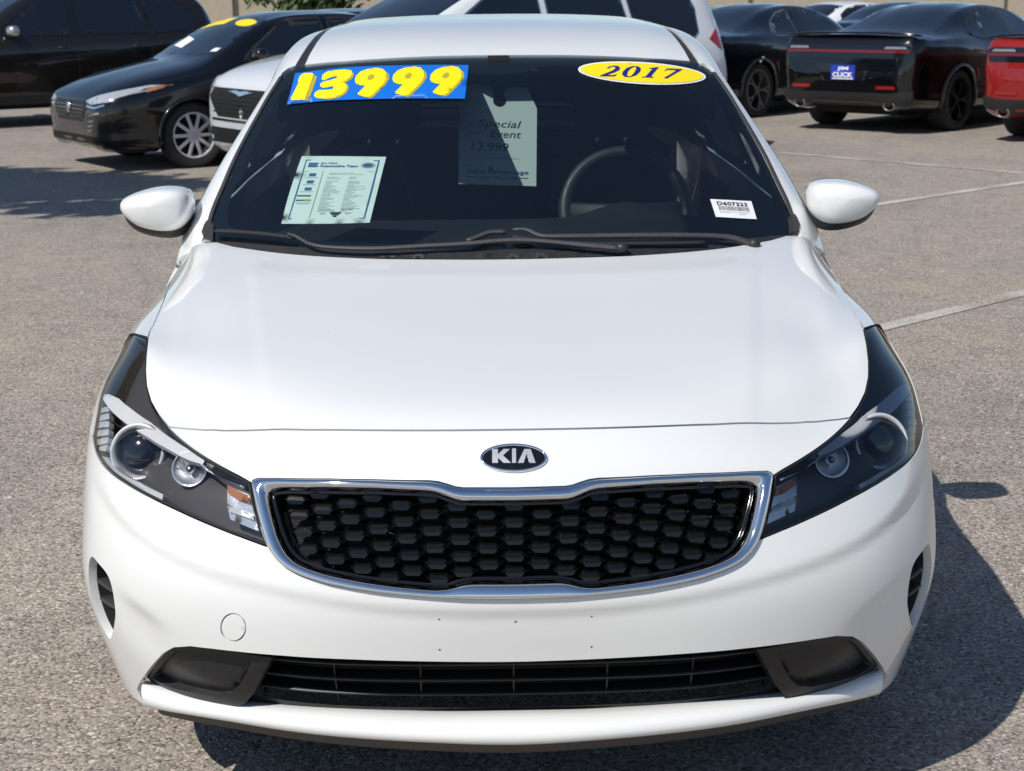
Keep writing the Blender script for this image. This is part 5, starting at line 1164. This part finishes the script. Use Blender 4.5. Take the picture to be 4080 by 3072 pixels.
respray(nis, 'dark_blue_sedan', (-3.85, 15.95), (-.82, -.57), PAINT['midnight'], 'dark blue sedan whose roof shows above the black compact sedan')
respray(nis, 'white_sedan', (9.7, 32.0), (.80, .60), PAINT['white2'], 'white sedan far behind between the black coupe and the black muscle sedan')
respray(nis, 'dark_sedan', (10.0, 28.1), (.80, .60), PAINT['midnight'], 'dark sedan half hidden behind the black muscle sedan\'s roof')

# ---- white minivan behind the white sedan
VAN = dict(L=5.17, track=.87, arch=[(.98, .36, .40), (4.07, .36, .40)],
    ys=[0, .02, .06, .14, .28, .5, .8, 1.05, 1.22, 1.5, 1.8, 2.1, 2.35, 2.7, 3.3, 3.9, 4.4, 4.7, 4.85, 4.97, 5.06, 5.12, 5.155, 5.17],
    top=[(0, .74), (.02, .82), (.06, .88), (.14, .94), (.28, 1.0), (.5, 1.06), (.8, 1.115), (1.05, 1.16), (1.22, 1.215), (1.5, 1.38), (1.8, 1.545), (2.1, 1.675), (2.35, 1.735), (2.7, 1.765), (3.3, 1.777), (3.9, 1.77), (4.4, 1.755), (4.7, 1.735), (4.85, 1.70), (4.97, 1.58), (5.06, 1.38), (5.12, 1.18), (5.155, .95), (5.17, .8)],
    bot=[(0, .45), (.02, .33), (.06, .26), (.14, .22), (.5, .21), (4.4, .22), (4.9, .28), (5.06, .34), (5.155, .46), (5.17, .55)],
    w=[(0, .50), (.02, .68), (.06, .80), (.14, .88), (.28, .94), (.5, .975), (.8, .99), (2, 1.0), (4.4, 1.0), (4.8, .985), (5.0, .95), (5.1, .90), (5.155, .80), (5.17, .68)],
    belt=[(0, .66), (.14, .83), (.5, .93), (1.05, 1.02), (1.5, 1.05), (3, 1.08), (4.6, 1.10), (5.0, 1.08), (5.17, .76)],
    wt=[(0, .36), (.06, .62), (.28, .76), (1.05, .80), (1.22, .79), (1.8, .72), (2.35, .68), (3.3, .68), (4.7, .67), (4.97, .68), (5.12, .72), (5.17, .5)],
    crown=[(0, .02), (.28, .06), (1.05, .08), (1.5, .05), (2.35, .06), (4.7, .06), (5.17, .03)],
    bf=[(0, .97), (1.2, .975), (4.6, .975), (5.17, .96)])
van = Auto('white_minivan', VAN, PAINT['pearl'])
van.on('windscreen', 'top', [(0, 1.24), (-.4, 1.25), (-.70, 1.34), (-.735, 1.42), (-.655, 2.28), (-.3, 2.36), (.3, 2.36), (.655, 2.28), (.735, 1.42), (.70, 1.34), (.4, 1.25)], M['tint'], both=False, off=.002)
van.on('front_window', 'side', [(1.45, 1.14), (1.62, 1.25), (2.10, 1.54), (2.30, 1.635), (2.72, 1.67), (2.72, 1.13)], M['tint'], seal=M['satin'])
van.on('rear_window', 'side', [(2.82, 1.13), (2.82, 1.672), (3.72, 1.67), (3.78, 1.13)], M['tint'], seal=M['satin'])
van.on('quarter_window', 'side', [(3.86, 1.13), (3.82, 1.668), (4.42, 1.655), (4.64, 1.60), (4.70, 1.45), (4.66, 1.22), (4.52, 1.135)], M['tint'], seal=M['satin'])
van.on('tail_light', 'side', [(4.80, 1.15), (4.92, 1.23), (5.03, 1.27), (5.075, 1.16), (5.04, 1.02), (4.92, 1.06)], M['tail'], off=.006, step=.04)
van.on('rear_screen', 'rear', [(-.62, 1.18), (.62, 1.18), (.58, 1.58), (-.58, 1.58)], M['tint'], both=False)
van.on('grille', 'front', [(-.62, .80), (.62, .80), (.72, .72), (.50, .54), (-.50, .54), (-.72, .72)], M['dark'], both=False, off=.004, step=.04)
for k in range(5): van.on('grille_bar', 'front', [(-.60+.02*k, .58+.04*k), (.60-.02*k, .58+.04*k), (.60-.02*k, .590+.04*k), (-.60+.02*k, .590+.04*k)], M['claddark'], both=False, off=.008, step=.05)
van.on('grille_trim', 'front', [(-.62, .525), (.62, .525), (.66, .505), (-.66, .505)], M['pearl' if False else 'satin'], both=False, off=.007, step=.04)
van.on('badge', 'front', [(-.26, .775), (-.10, .755), (0, .735), (.10, .755), (.26, .775), (.10, .785), (0, .775), (-.10, .785)], M['chrome'], both=False, off=.016, step=.04)
van.on('headlight', 'front', [(.66, .80), (.72, .75), (.90, .83), (.96, .91), (.90, .90), (.76, .85)], M['headlens'], off=.005, step=.03)
van.on('lower_intake', 'front', [(-.70, .44), (.70, .44), (.76, .30), (-.76, .30)], M['dark'], both=False, off=.003)
van.on('fog_lamp', 'front', [(.74, .50), (.84, .52), (.85, .44), (.76, .42)], M['headlens'], off=.005, step=.03)
van.mirrors(1.62, 1.20); van.lines((1.40, 2.77, 3.80), .32, 1.06); van.handles((2.50, 2.90), 1.0)
van.wheels(rimmat=M['silver'], key='van', n=5, style='pair', Rt=.36, Rr=.235, w=.235)
van.place((-2.20, 11.25), (-.82, -.572))
tag(van.root, 'white minivan with dark side glass parked crosswise behind the white sedan', 'van', CARS)

# ---- tall black SUV at the left
SUV = dict(L=4.92, track=.83, arch=[(.90, .38, .42), (3.88, .38, .42)], cladding=True,
    ys=[0, .02, .06, .14, .28, .5, .85, 1.2, 1.42, 1.65, 1.95, 2.2, 2.5, 3.0, 3.6, 4.1, 4.4, 4.6, 4.72, 4.82, 4.88, 4.91, 4.92],
    top=[(0, .80), (.02, .90), (.06, .97), (.14, 1.02), (.28, 1.07), (.5, 1.11), (.85, 1.15), (1.2, 1.185), (1.42, 1.23), (1.65, 1.39), (1.95, 1.59), (2.2, 1.70), (2.5, 1.755), (3.0, 1.775), (3.6, 1.765), (4.1, 1.735), (4.4, 1.69), (4.6, 1.56), (4.72, 1.40), (4.82, 1.20), (4.88, 1.0), (4.91, .85), (4.92, .75)],
    bot=[(0, .50), (.02, .38), (.06, .31), (.14, .27), (.5, .26), (4.3, .27), (4.7, .34), (4.88, .44), (4.92, .55)],
    w=[(0, .55), (.02, .72), (.06, .82), (.14, .89), (.28, .94), (.5, .965), (1, .985), (4.2, .985), (4.6, .955), (4.8, .90), (4.88, .80), (4.92, .65)],
    belt=[(0, .72), (.14, .92), (.5, 1.0), (1.2, 1.06), (2.5, 1.10), (4.3, 1.14), (4.7, 1.12), (4.92, .72)],
    wt=[(0, .38), (.06, .66), (.28, .78), (1.2, .80), (1.42, .79), (1.95, .70), (2.5, .66), (4.1, .63), (4.6, .66), (4.92, .5)],
    crown=[(0, .02), (.28, .05), (1.2, .06), (1.65, .05), (2.5, .06), (4.1, .06), (4.92, .03)],
    bf=[(0, .97), (1.2, .975), (4.4, .97), (4.92, .95)])
suv = Auto('black_suv', SUV, PAINT['suv'])
suv.on('windscreen', 'top', [(0, 1.46), (-.5, 1.49), (-.70, 1.56), (-.62, 2.20), (-.3, 2.28), (.3, 2.28), (.62, 2.20), (.70, 1.56), (.5, 1.49)], M['tint'], both=False, off=.002)
suv.on('front_window', 'side', [(1.68, 1.16), (1.84, 1.30), (2.12, 1.52), (2.28, 1.62), (2.62, 1.655), (2.62, 1.155)], M['tint'], seal=M['black'])
suv.on('rear_window', 'side', [(2.72, 1.155), (2.72, 1.66), (3.58, 1.645), (3.66, 1.17)], M['tint'], seal=M['black'])
suv.on('quarter_window', 'side', [(3.75, 1.17), (3.68, 1.64), (4.05, 1.61), (4.34, 1.44), (4.40, 1.28), (4.30, 1.19)], M['tint'], seal=M['black'])
suv.on('tail_light', 'side', [(4.52, 1.02), (4.62, 1.12), (4.80, 1.10), (4.80, .96)], M['taildark'], off=.006, step=.04)
suv.on('sill_cladding', 'side', [(1.34, .30), (3.44, .30), (3.44, .40), (1.34, .40)], M['claddark'], off=.010, step=.08)
suv.on('headlight', 'front', [(.60, .92), (.70, .86), (.90, .89), (.93, .97), (.80, .97)], M['headlens'], off=.005, step=.04)
suv.on('grille', 'front', [(-.45, .90), (.45, .90), (.48, .62), (-.48, .62)], M['black'], both=False, off=.004, step=.05)
suv.mirrors(1.80, 1.22, M['silver']); suv.lines((1.55, 2.67, 3.70), .42, 1.10); suv.handles((2.40, 3.42), 1.0)
suv.wheels(rimmat=M['darkalloy'], key='suv', n=5, style='pair', Rt=.375, Rr=.25, w=.26)
suv.place((-8.1, 17.2), (-.82, -.57))
tag(suv.root, 'tall black SUV seen side-on at the left edge, behind the black compact sedan', 'suv', CARS)

# ---- muscle sedans and coupe seen from behind
CHG = dict(L=5.10, track=.815, arch=[(1.0, .365, .405), (4.05, .365, .405)],
    ys=[0, .02, .06, .14, .3, .6, .95, 1.25, 1.42, 1.7, 2.0, 2.3, 2.7, 3.1, 3.45, 3.75, 4.05, 4.3, 4.5, 4.75, 4.90, 4.97, 5.02, 5.06, 5.085, 5.10],
    top=[(0, .72), (.02, .80), (.06, .85), (.14, .885), (.3, .92), (.6, .96), (.95, .995), (1.25, 1.02), (1.42, 1.06), (1.7, 1.20), (2.0, 1.345), (2.3, 1.435), (2.7, 1.475), (3.1, 1.465), (3.45, 1.405), (3.75, 1.315), (4.05, 1.215), (4.3, 1.15), (4.5, 1.125), (4.75, 1.125), (4.90, 1.130), (4.97, 1.125), (5.02, 1.08), (5.06, 1.0), (5.085, .88), (5.10, .78)],
    bot=[(0, .42), (.02, .30), (.06, .24), (.14, .21), (.6, .20), (4.3, .23), (4.7, .27), (4.95, .30), (5.06, .36), (5.085, .42), (5.10, .52)],
    w=[(0, .55), (.02, .72), (.06, .82), (.14, .88), (.3, .92), (.6, .94), (1.2, .945), (3.3, .945), (4.0, .955), (4.5, .945), (4.8, .925), (4.95, .895), (5.03, .85), (5.08, .78), (5.10, .72)],
    belt=[(0, .66), (.14, .80), (.6, .86), (1.25, .93), (2.2, .97), (3.3, .99), (3.9, 1.05), (4.4, 1.06), (4.9, 1.06), (5.02, 1.0), (5.10, .74)],
    wt=[(0, .40), (.06, .66), (.3, .74), (1.25, .78), (1.42, .76), (2.0, .66), (2.3, .60), (3.1, .575), (3.75, .60), (4.3, .70), (4.75, .80), (5.0, .80), (5.10, .6)],
    crown=[(0, .02), (.3, .05), (1.25, .06), (1.7, .05), (2.7, .05), (3.75, .05), (4.3, .04), (4.9, .03), (5.10, .02)],
    bf=[(0, .97), (1.2, .97), (3.3, .965), (4.3, .97), (5.10, .97)])
def text_on(a, view, txt, x0, z0, x1, z1, m, off, par, **k):
    V, F = font_geo(txt, **k)
    # rear faces read mirrored in X when seen from behind
    P = np.stack([x1+(x0-x1)*V[:, 0], z0+(z1-z0)*V[:, 1]], 1); y = float(par['plate_y'])
    return mesh('plate_text', [(p[0], y+off, p[1]) for p in P], [f[::-1] for f in F], m, par, smooth=False)
def finish_charger(a, coupe=False):
    L = 5.10
    a.on('windscreen', 'top', [(-.70, 1.50), (-.3, 1.44), (.3, 1.44), (.70, 1.50), (.58, 2.22), (-.58, 2.22)], M['tint'], both=False, off=.002)
    a.on('rear_screen', 'top', [(-.54, 3.28), (.54, 3.28), (.66, 4.30), (-.66, 4.30)], M['tint'], both=False, off=.002, step=.05)
    if coupe:
        a.on('side_window', 'side', [(1.78, 1.05), (1.95, 1.16), (2.25, 1.34), (2.6, 1.395), (2.95, 1.39), (2.98, 1.06)], M['tint'], seal=M['rubber'])
        a.on('quarter_window', 'side', [(3.04, 1.06), (3.02, 1.385), (3.25, 1.345), (3.48, 1.24), (3.62, 1.10), (3.58, 1.07)], M['tint'], seal=M['gunmetal'])
    else:
        a.on('front_window', 'side', [(1.72, 1.03), (1.90, 1.13), (2.20, 1.32), (2.36, 1.375), (2.62, 1.39), (2.62, 1.03)], M['tint'], seal=M['rubber'])
        a.on('rear_window', 'side', [(2.72, 1.03), (2.72, 1.39), (3.02, 1.385), (3.26, 1.34), (3.30, 1.05)], M['tint'], seal=M['rubber'])
        a.on('quarter_window', 'side', [(3.36, 1.05), (3.33, 1.315), (3.55, 1.22), (3.68, 1.11)], M['tint'], seal=M['rubber'])
    # tail: dark recessed panel, lamp band, plate, bumper, exhausts
    a.on('tail_panel', 'rear', [(-.84, .99), (-.80, .86), (.80, .86), (.84, .99), (.78, 1.015), (-.78, 1.015)], M['black'], both=False, off=.003, step=.04)
    a.on('tail_light', 'rear', [(-.82, .955), (.82, .955), (.80, .925), (-.80, .925)], M['tailband'], both=False, off=.009, step=.04)
    a.on('reverse_lamp', 'rear', [(.52, .995), (.76, .995), (.78, .968), (.50, .968)], M['revlamp'], off=.009, step=.04)
    sp = np.array([(x, 4.985-.10*(abs(x)/.86)**3, 1.150-.03*(abs(x)/.86)**4) for x in np.linspace(-.86, .86, 25)])
    mesh('spoiler', *sweep(sp, .13, .028), M['black'], a.root)
    a.on('bumper_lower', 'rear', [(-.86, .50), (-.60, .47), (.60, .47), (.86, .50), (.84, .38), (.60, .33), (-.60, .33), (-.84, .38)], M['claddark'], both=False, off=.014, lip=.02, step=.05)
    a.on('rear_reflector', 'rear', [(.44, .520), (.68, .520), (.68, .555), (.44, .555)], M['tail'], off=.012, step=.04)
    a.on('plate_recess', 'rear', [(-.36, .80), (.36, .80), (.28, .60), (-.28, .60)], M['black'], both=False, off=.003, step=.05)
    yp = L+.012
    pl = mesh('licence_plate', *box(0, yp, .70, .32, .012, .165), M['plateblue'], a.root, smooth=False); pl['plate_y'] = yp+.006
    t = text_on(a, 'rear', 'JIM', -.075, .715, .075, .765, M['labelw'], .003, pl, bold=.04); t2 = text_on(a, 'rear', 'CLICK', -.135, .645, .135, .702, M['labelw'], .003, pl, bold=.04)
    mesh('plate_strip', *box(0, yp+.007, .628, .28, .002, .012), M['labelw'], pl, smooth=False)
    for sd in (1, -1):
        ex = lathe([(.055, -.12), (.058, 0), (.05, .004), (.045, -.02), (.044, -.12)], 18, 'y'); mesh('exhaust_tip', [(x*1.3+sd*.60, y+L-.02, z+.33) for x, y, z in ex[0]], ex[1], M['gunmetal'], a.root)
        mk = a.xat([(3.60, .60), (3.62, .66), (3.66, .72)]); mesh('side_marker', *sweep([(sd*(x+.004), y, z) for x, (y, z) in zip(mk, [(3.60, .60), (3.62, .66), (3.66, .72)])], .02, .01, up=[(sd, 0, 0)]*3), M['tail'], a.root)
    a.mirrors(1.82, 1.06); a.lines((1.55, 3.0) if coupe else (1.52, 2.67, 3.42), .34, 1.0)
    a.wheels(rimmat=M['gunmetal'] if coupe else M['darkalloy'], key='chal' if coupe else 'chg', n=5, style='fork', Rt=.365, Rr=.272, w=.265)
chg = Auto('black_muscle_sedan', CHG, PAINT['black']); finish_charger(chg)
HC = (.70, .714)
chg.place((7.75, 19.1), HC)
tag(chg.root, 'black muscle sedan seen from behind with a blue plate and red light band', 'car', CARS)
respray(chg, 'red_muscle_sedan', (9.55, 17.15), HC, PAINT['red'], 'red muscle sedan cut off by the right edge, seen from behind')
cou = Auto('black_muscle_coupe', CHG, PAINT['navy']); finish_charger(cou, True)
cou.place((5.80, 21.45), HC)
tag(cou.root, 'black muscle coupe with grey spoked wheels between the minivan and the black muscle sedan', 'car', CARS)

# ================================================================ ground, lines, wall, plants
def asphalt_mat(paint=False):
    m, nt, b = node_mat('worn_paint' if paint else 'worn_asphalt'); N, L = nt.nodes, nt.links
    tc = N.new('ShaderNodeTexCoord')
    def noise(sc, det=6, rough=.6):
        t = N.new('ShaderNodeTexNoise'); t.inputs['Scale'].default_value = sc; t.inputs['Detail'].default_value = det; t.inputs['Roughness'].default_value = rough
        L.new(tc.outputs['Object'], t.inputs['Vector']); return t
    def ramp(src, stops):
        r = N.new('ShaderNodeValToRGB'); e = r.color_ramp.elements
        while len(e) < len(stops): e.new(.5)
        for q, (p, c) in zip(e, stops): q.position = p; q.color = (*c, 1)
        L.new(src, r.inputs['Fac']); return r
    def mix(mode, a, bb, f):
        x = N.new('ShaderNodeMix'); x.data_type = 'RGBA'; x.blend_type = mode
        if isinstance(f, float): x.inputs['Factor'].default_value = f
        else: L.new(f, x.inputs['Factor'])
        for k, v in (('A', a), ('B', bb)):
            if isinstance(v, tuple): x.inputs[k].default_value = (*v, 1)
            else: L.new(v, x.inputs[k])
        return x.outputs['Result']
    vo = N.new('ShaderNodeTexVoronoi'); vo.inputs['Scale'].default_value = 145; L.new(tc.outputs['Object'], vo.inputs['Vector'])
    sep = N.new('ShaderNodeSeparateColor'); L.new(vo.outputs['Color'], sep.inputs[0])
    stones = ramp(sep.outputs[0], [(0, (.12, .112, .10)), (.14, (.22, .203, .172)), (.35, (.33, .298, .262)), (.55, (.36, .315, .285)), (.75, (.41, .372, .322)), (.92, (.49, .44, .385)), (1, (.66, .61, .55))]).outputs[0]
    edge = ramp(vo.outputs['Distance'], [(.0, (1, 1, 1)), (.55, (.95, .95, .95)), (.90, (.60, .60, .60))]).outputs[0]
    col = mix('MULTIPLY', stones, edge, 1.0)
    fine = ramp(noise(420, 3).outputs['Fac'], [(.3, (.78, .78, .78)), (.7, (1.22, 1.2, 1.18))]).outputs[0]; col = mix('MULTIPLY', col, fine, .8)
    big = ramp(noise(.55, 7, .62).outputs['Fac'], [(.30, (.80, .81, .83)), (.5, (1.0, 1.0, 1.0)), (.72, (1.15, 1.10, 1.02))]).outputs[0]; col = mix('MULTIPLY', col, big, 1.0)
    mid = ramp(noise(4.5, 8, .7).outputs['Fac'], [(.33, (.86, .86, .87)), (.55, (1.02, 1.02, 1.02)), (.7, (1.10, 1.09, 1.07))]).outputs[0]; col = mix('MULTIPLY', col, mid, 1.0)
    oil = ramp(noise(1.3, 4, .5).outputs['Fac'], [(.66, (1, 1, 1)), (.78, (.70, .70, .71))]).outputs[0]; col = mix('MULTIPLY', col, oil, .7)
    # dark wandering cracks
    wv = N.new('ShaderNodeTexVoronoi'); wv.feature = 'DISTANCE_TO_EDGE'; wv.inputs['Scale'].default_value = .33
    ad = N.new('ShaderNodeMix'); ad.data_type = 'VECTOR'; ad.inputs['Factor'].default_value = .12
    nn = noise(2.2, 5); L.new(tc.outputs['Object'], ad.inputs['A']); L.new(nn.outputs['Color'], ad.inputs['B']); L.new(ad.outputs['Result'], wv.inputs['Vector'])
    crack = ramp(wv.outputs['Distance'], [(.0, (.50, .50, .50)), (.006, (1, 1, 1))]).outputs[0]; col = mix('MULTIPLY', col, crack, .22)
    sv = N.new('ShaderNodeTexVoronoi'); sv.inputs['Scale'].default_value = 17; L.new(tc.outputs['Object'], sv.inputs['Vector'])
    sc_ = N.new('ShaderNodeSeparateColor'); L.new(sv.outputs['Color'], sc_.inputs[0])
    spot = ramp(sv.outputs['Distance'], [(.0, (1, 1, 1)), (.10, (1, 1, 1)), (.17, (0, 0, 0))]).outputs[0]
    pick = ramp(sc_.outputs[1], [(.70, (0, 0, 0)), (.72, (1, 1, 1))]).outputs[0]
    tone = ramp(sc_.outputs[2], [(.55, (.10, .105, .085)), (.60, (.62, .59, .54))]).outputs[0]
    sm = N.new('ShaderNodeMath'); sm.operation = 'MULTIPLY'; L.new(spot, sm.inputs[0]); L.new(pick, sm.inputs[1])
    col = mix('MIX', col, tone, sm.outputs[0])
    if paint:
        wear = ramp(noise(38, 6, .75).outputs['Fac'], [(.36, (0, 0, 0)), (.52, (1, 1, 1))]).outputs[0]
        w2 = ramp(noise(1.6, 3).outputs['Fac'], [(.38, (.12, .12, .12)), (.62, (.85, .85, .85))]).outputs[0]
        f = N.new('ShaderNodeMath'); f.operation = 'MULTIPLY'; L.new(wear, f.inputs[0]); L.new(w2, f.inputs[1])
        col = mix('MIX', col, (.60, .585, .55), f.outputs[0])
    col = mix('MULTIPLY', col, (1.02, 1.0, .975), 1.0)
    L.new(col, b.inputs['Base Color']); b.inputs['Roughness'].default_value = .88; b.inputs['Specular IOR Level'].default_value = .25
    bp = N.new('ShaderNodeBump'); bp.inputs['Strength'].default_value = .38; bp.inputs['Distance'].default_value = .004; bp.invert = True
    L.new(vo.outputs['Distance'], bp.inputs['Height']); L.new(bp.outputs['Normal'], b.inputs['Normal'])
    return m
M['asphalt'] = asphalt_mat(); M['line'] = asphalt_mat(True)
tag(mesh('asphalt', [(-300, -200, 0), (300, -200, 0), (300, 500, 0), (-300, 500, 0)], [(0, 1, 2, 3)], M['asphalt'], smooth=False), kind='structure')
def line(p, q, w):
    p = Vector((*p, 0)); q = Vector((*q, 0)); d = (q-p).normalized(); n = Vector((-d.y, d.x, 0))*w/2; k = 24; V, F = [], []
    for i in range(k+1):
        c = p+(q-p)*i/k; j = .006*math.sin(i*2.3); V += [tuple(c+n*(1+j)+Vector((0, 0, .004))), tuple(c-n*(1-j)+Vector((0, 0, .004)))]
    F = [(2*i+1, 2*i+3, 2*i+2, 2*i) for i in range(k)]
    tag(mesh('bay_line', V, F, M['line'], smooth=False), kind='structure')
line((1.0, 3.90), (6.4, 8.48), .10); line((2.4, 8.60), (7.4, 12.68), .10); line((3.0, 13.15), (6.2, 9.45), .10)
# block wall along the back of the lot
wallm = mat('buff_wall', (.42, .36, .27), .9, noise=(6, .18), bump=(40, .3, .01))
wl_ = empty('boundary_wall', (0, 46, 0)); tag(wl_, 'buff block wall along the back of the lot', 'wall')
mesh('wall_face', *box(0, 0, 1.3, 90, .3, 2.6), wallm, wl_, smooth=False); mesh('coping', *box(0, 0, 2.65, 90, .42, .1), wallm, wl_, smooth=False)
pm = None
for k in range(-5, 6):
    if pm is None: pm = mesh('pilaster', *box(0, -.22, 1.35, .5, .2, 2.7), wallm, wl_, smooth=False); pm.location.x = k*8
    else: c = pm.copy(); COL.objects.link(c); c.location.x = k*8
# leafy plants
leafm = mat('leaf_green', (.06, .095, .025), .6, noise=(2, .45)); barkm = mat('bark', (.13, .10, .075), .9, noise=(14, .4), bump=(30, .6, .02))
def leafy(name, loc, label, cat_, crown_c, crown_r, n, leaf, trunk_h, seed):
    rg = random.Random(seed); root = empty(name, loc); tag(root, label, cat_)
    parts = []; tips = []
    for k in range(7):
        a = k*.9+rg.random(); e = .55+.35*rg.random(); top = Vector((crown_c[0]+crown_r[0]*.7*math.cos(a)*e, crown_c[1]+crown_r[1]*.7*math.sin(a)*e, crown_c[2]+crown_r[2]*.5*(rg.random()-.3)))
        st = Vector((0, 0, trunk_h*(.6+.35*rg.random()))); md = (st+top)/2+Vector((0, 0, .15)); parts.append(sweep([tuple(st), tuple(md), tuple(top)], .09, .09, up=[(1, .3, 0)]*3, taper=[1, .6, .25])); tips.append(top)
    parts.append(sweep([(0, 0, -.05), (.03, .02, trunk_h*.5), (0, 0, trunk_h), (crown_c[0]*.8, crown_c[1]*.8, crown_c[2])], .22, .22, up=[(1, 0, 0)]*4, taper=[1.25, .9, .75, .3]))
    mesh('trunk', *join(*parts), barkm, root)
    V, F = [], []
    clumps = [Vector(crown_c)+Vector([rg.gauss(0, .45)*r for r in crown_r]) for _ in range(46)]
    for i in range(n):
        c = rg.choice(clumps)+Vector([rg.gauss(0, .17)*r for r in crown_r]); d = Vector([rg.gauss(0, 1) for _ in range(3)]).normalized(); u = d.orthogonal().normalized(); w = d.cross(u); s = leaf*(.6+.8*rg.random()); n0 = len(V)
        V += [tuple(c-u*s), tuple(c+w*s*.45), tuple(c+u*s), tuple(c-w*s*.45)]; F.append((n0, n0+1, n0+2, n0+3))
    mesh('crown', V, F, leafm, root, smooth=False)
leafy('shade_tree', (-8.3, 7.5, 0), 'leafy shade tree beyond the left edge, its shadow lying on the asphalt', 'tree', (.2, .1, 5.4), (2.3, 1.15, .9), 26000, .15, 4.2, 3)
leafy('green_shrub', (-4.7, 41, 0), 'green shrub in front of the back wall above the dark sedan roof', 'shrub', (0, 0, 1.6), (1.1, 1.0, .9), 2600, .14, .8, 5)
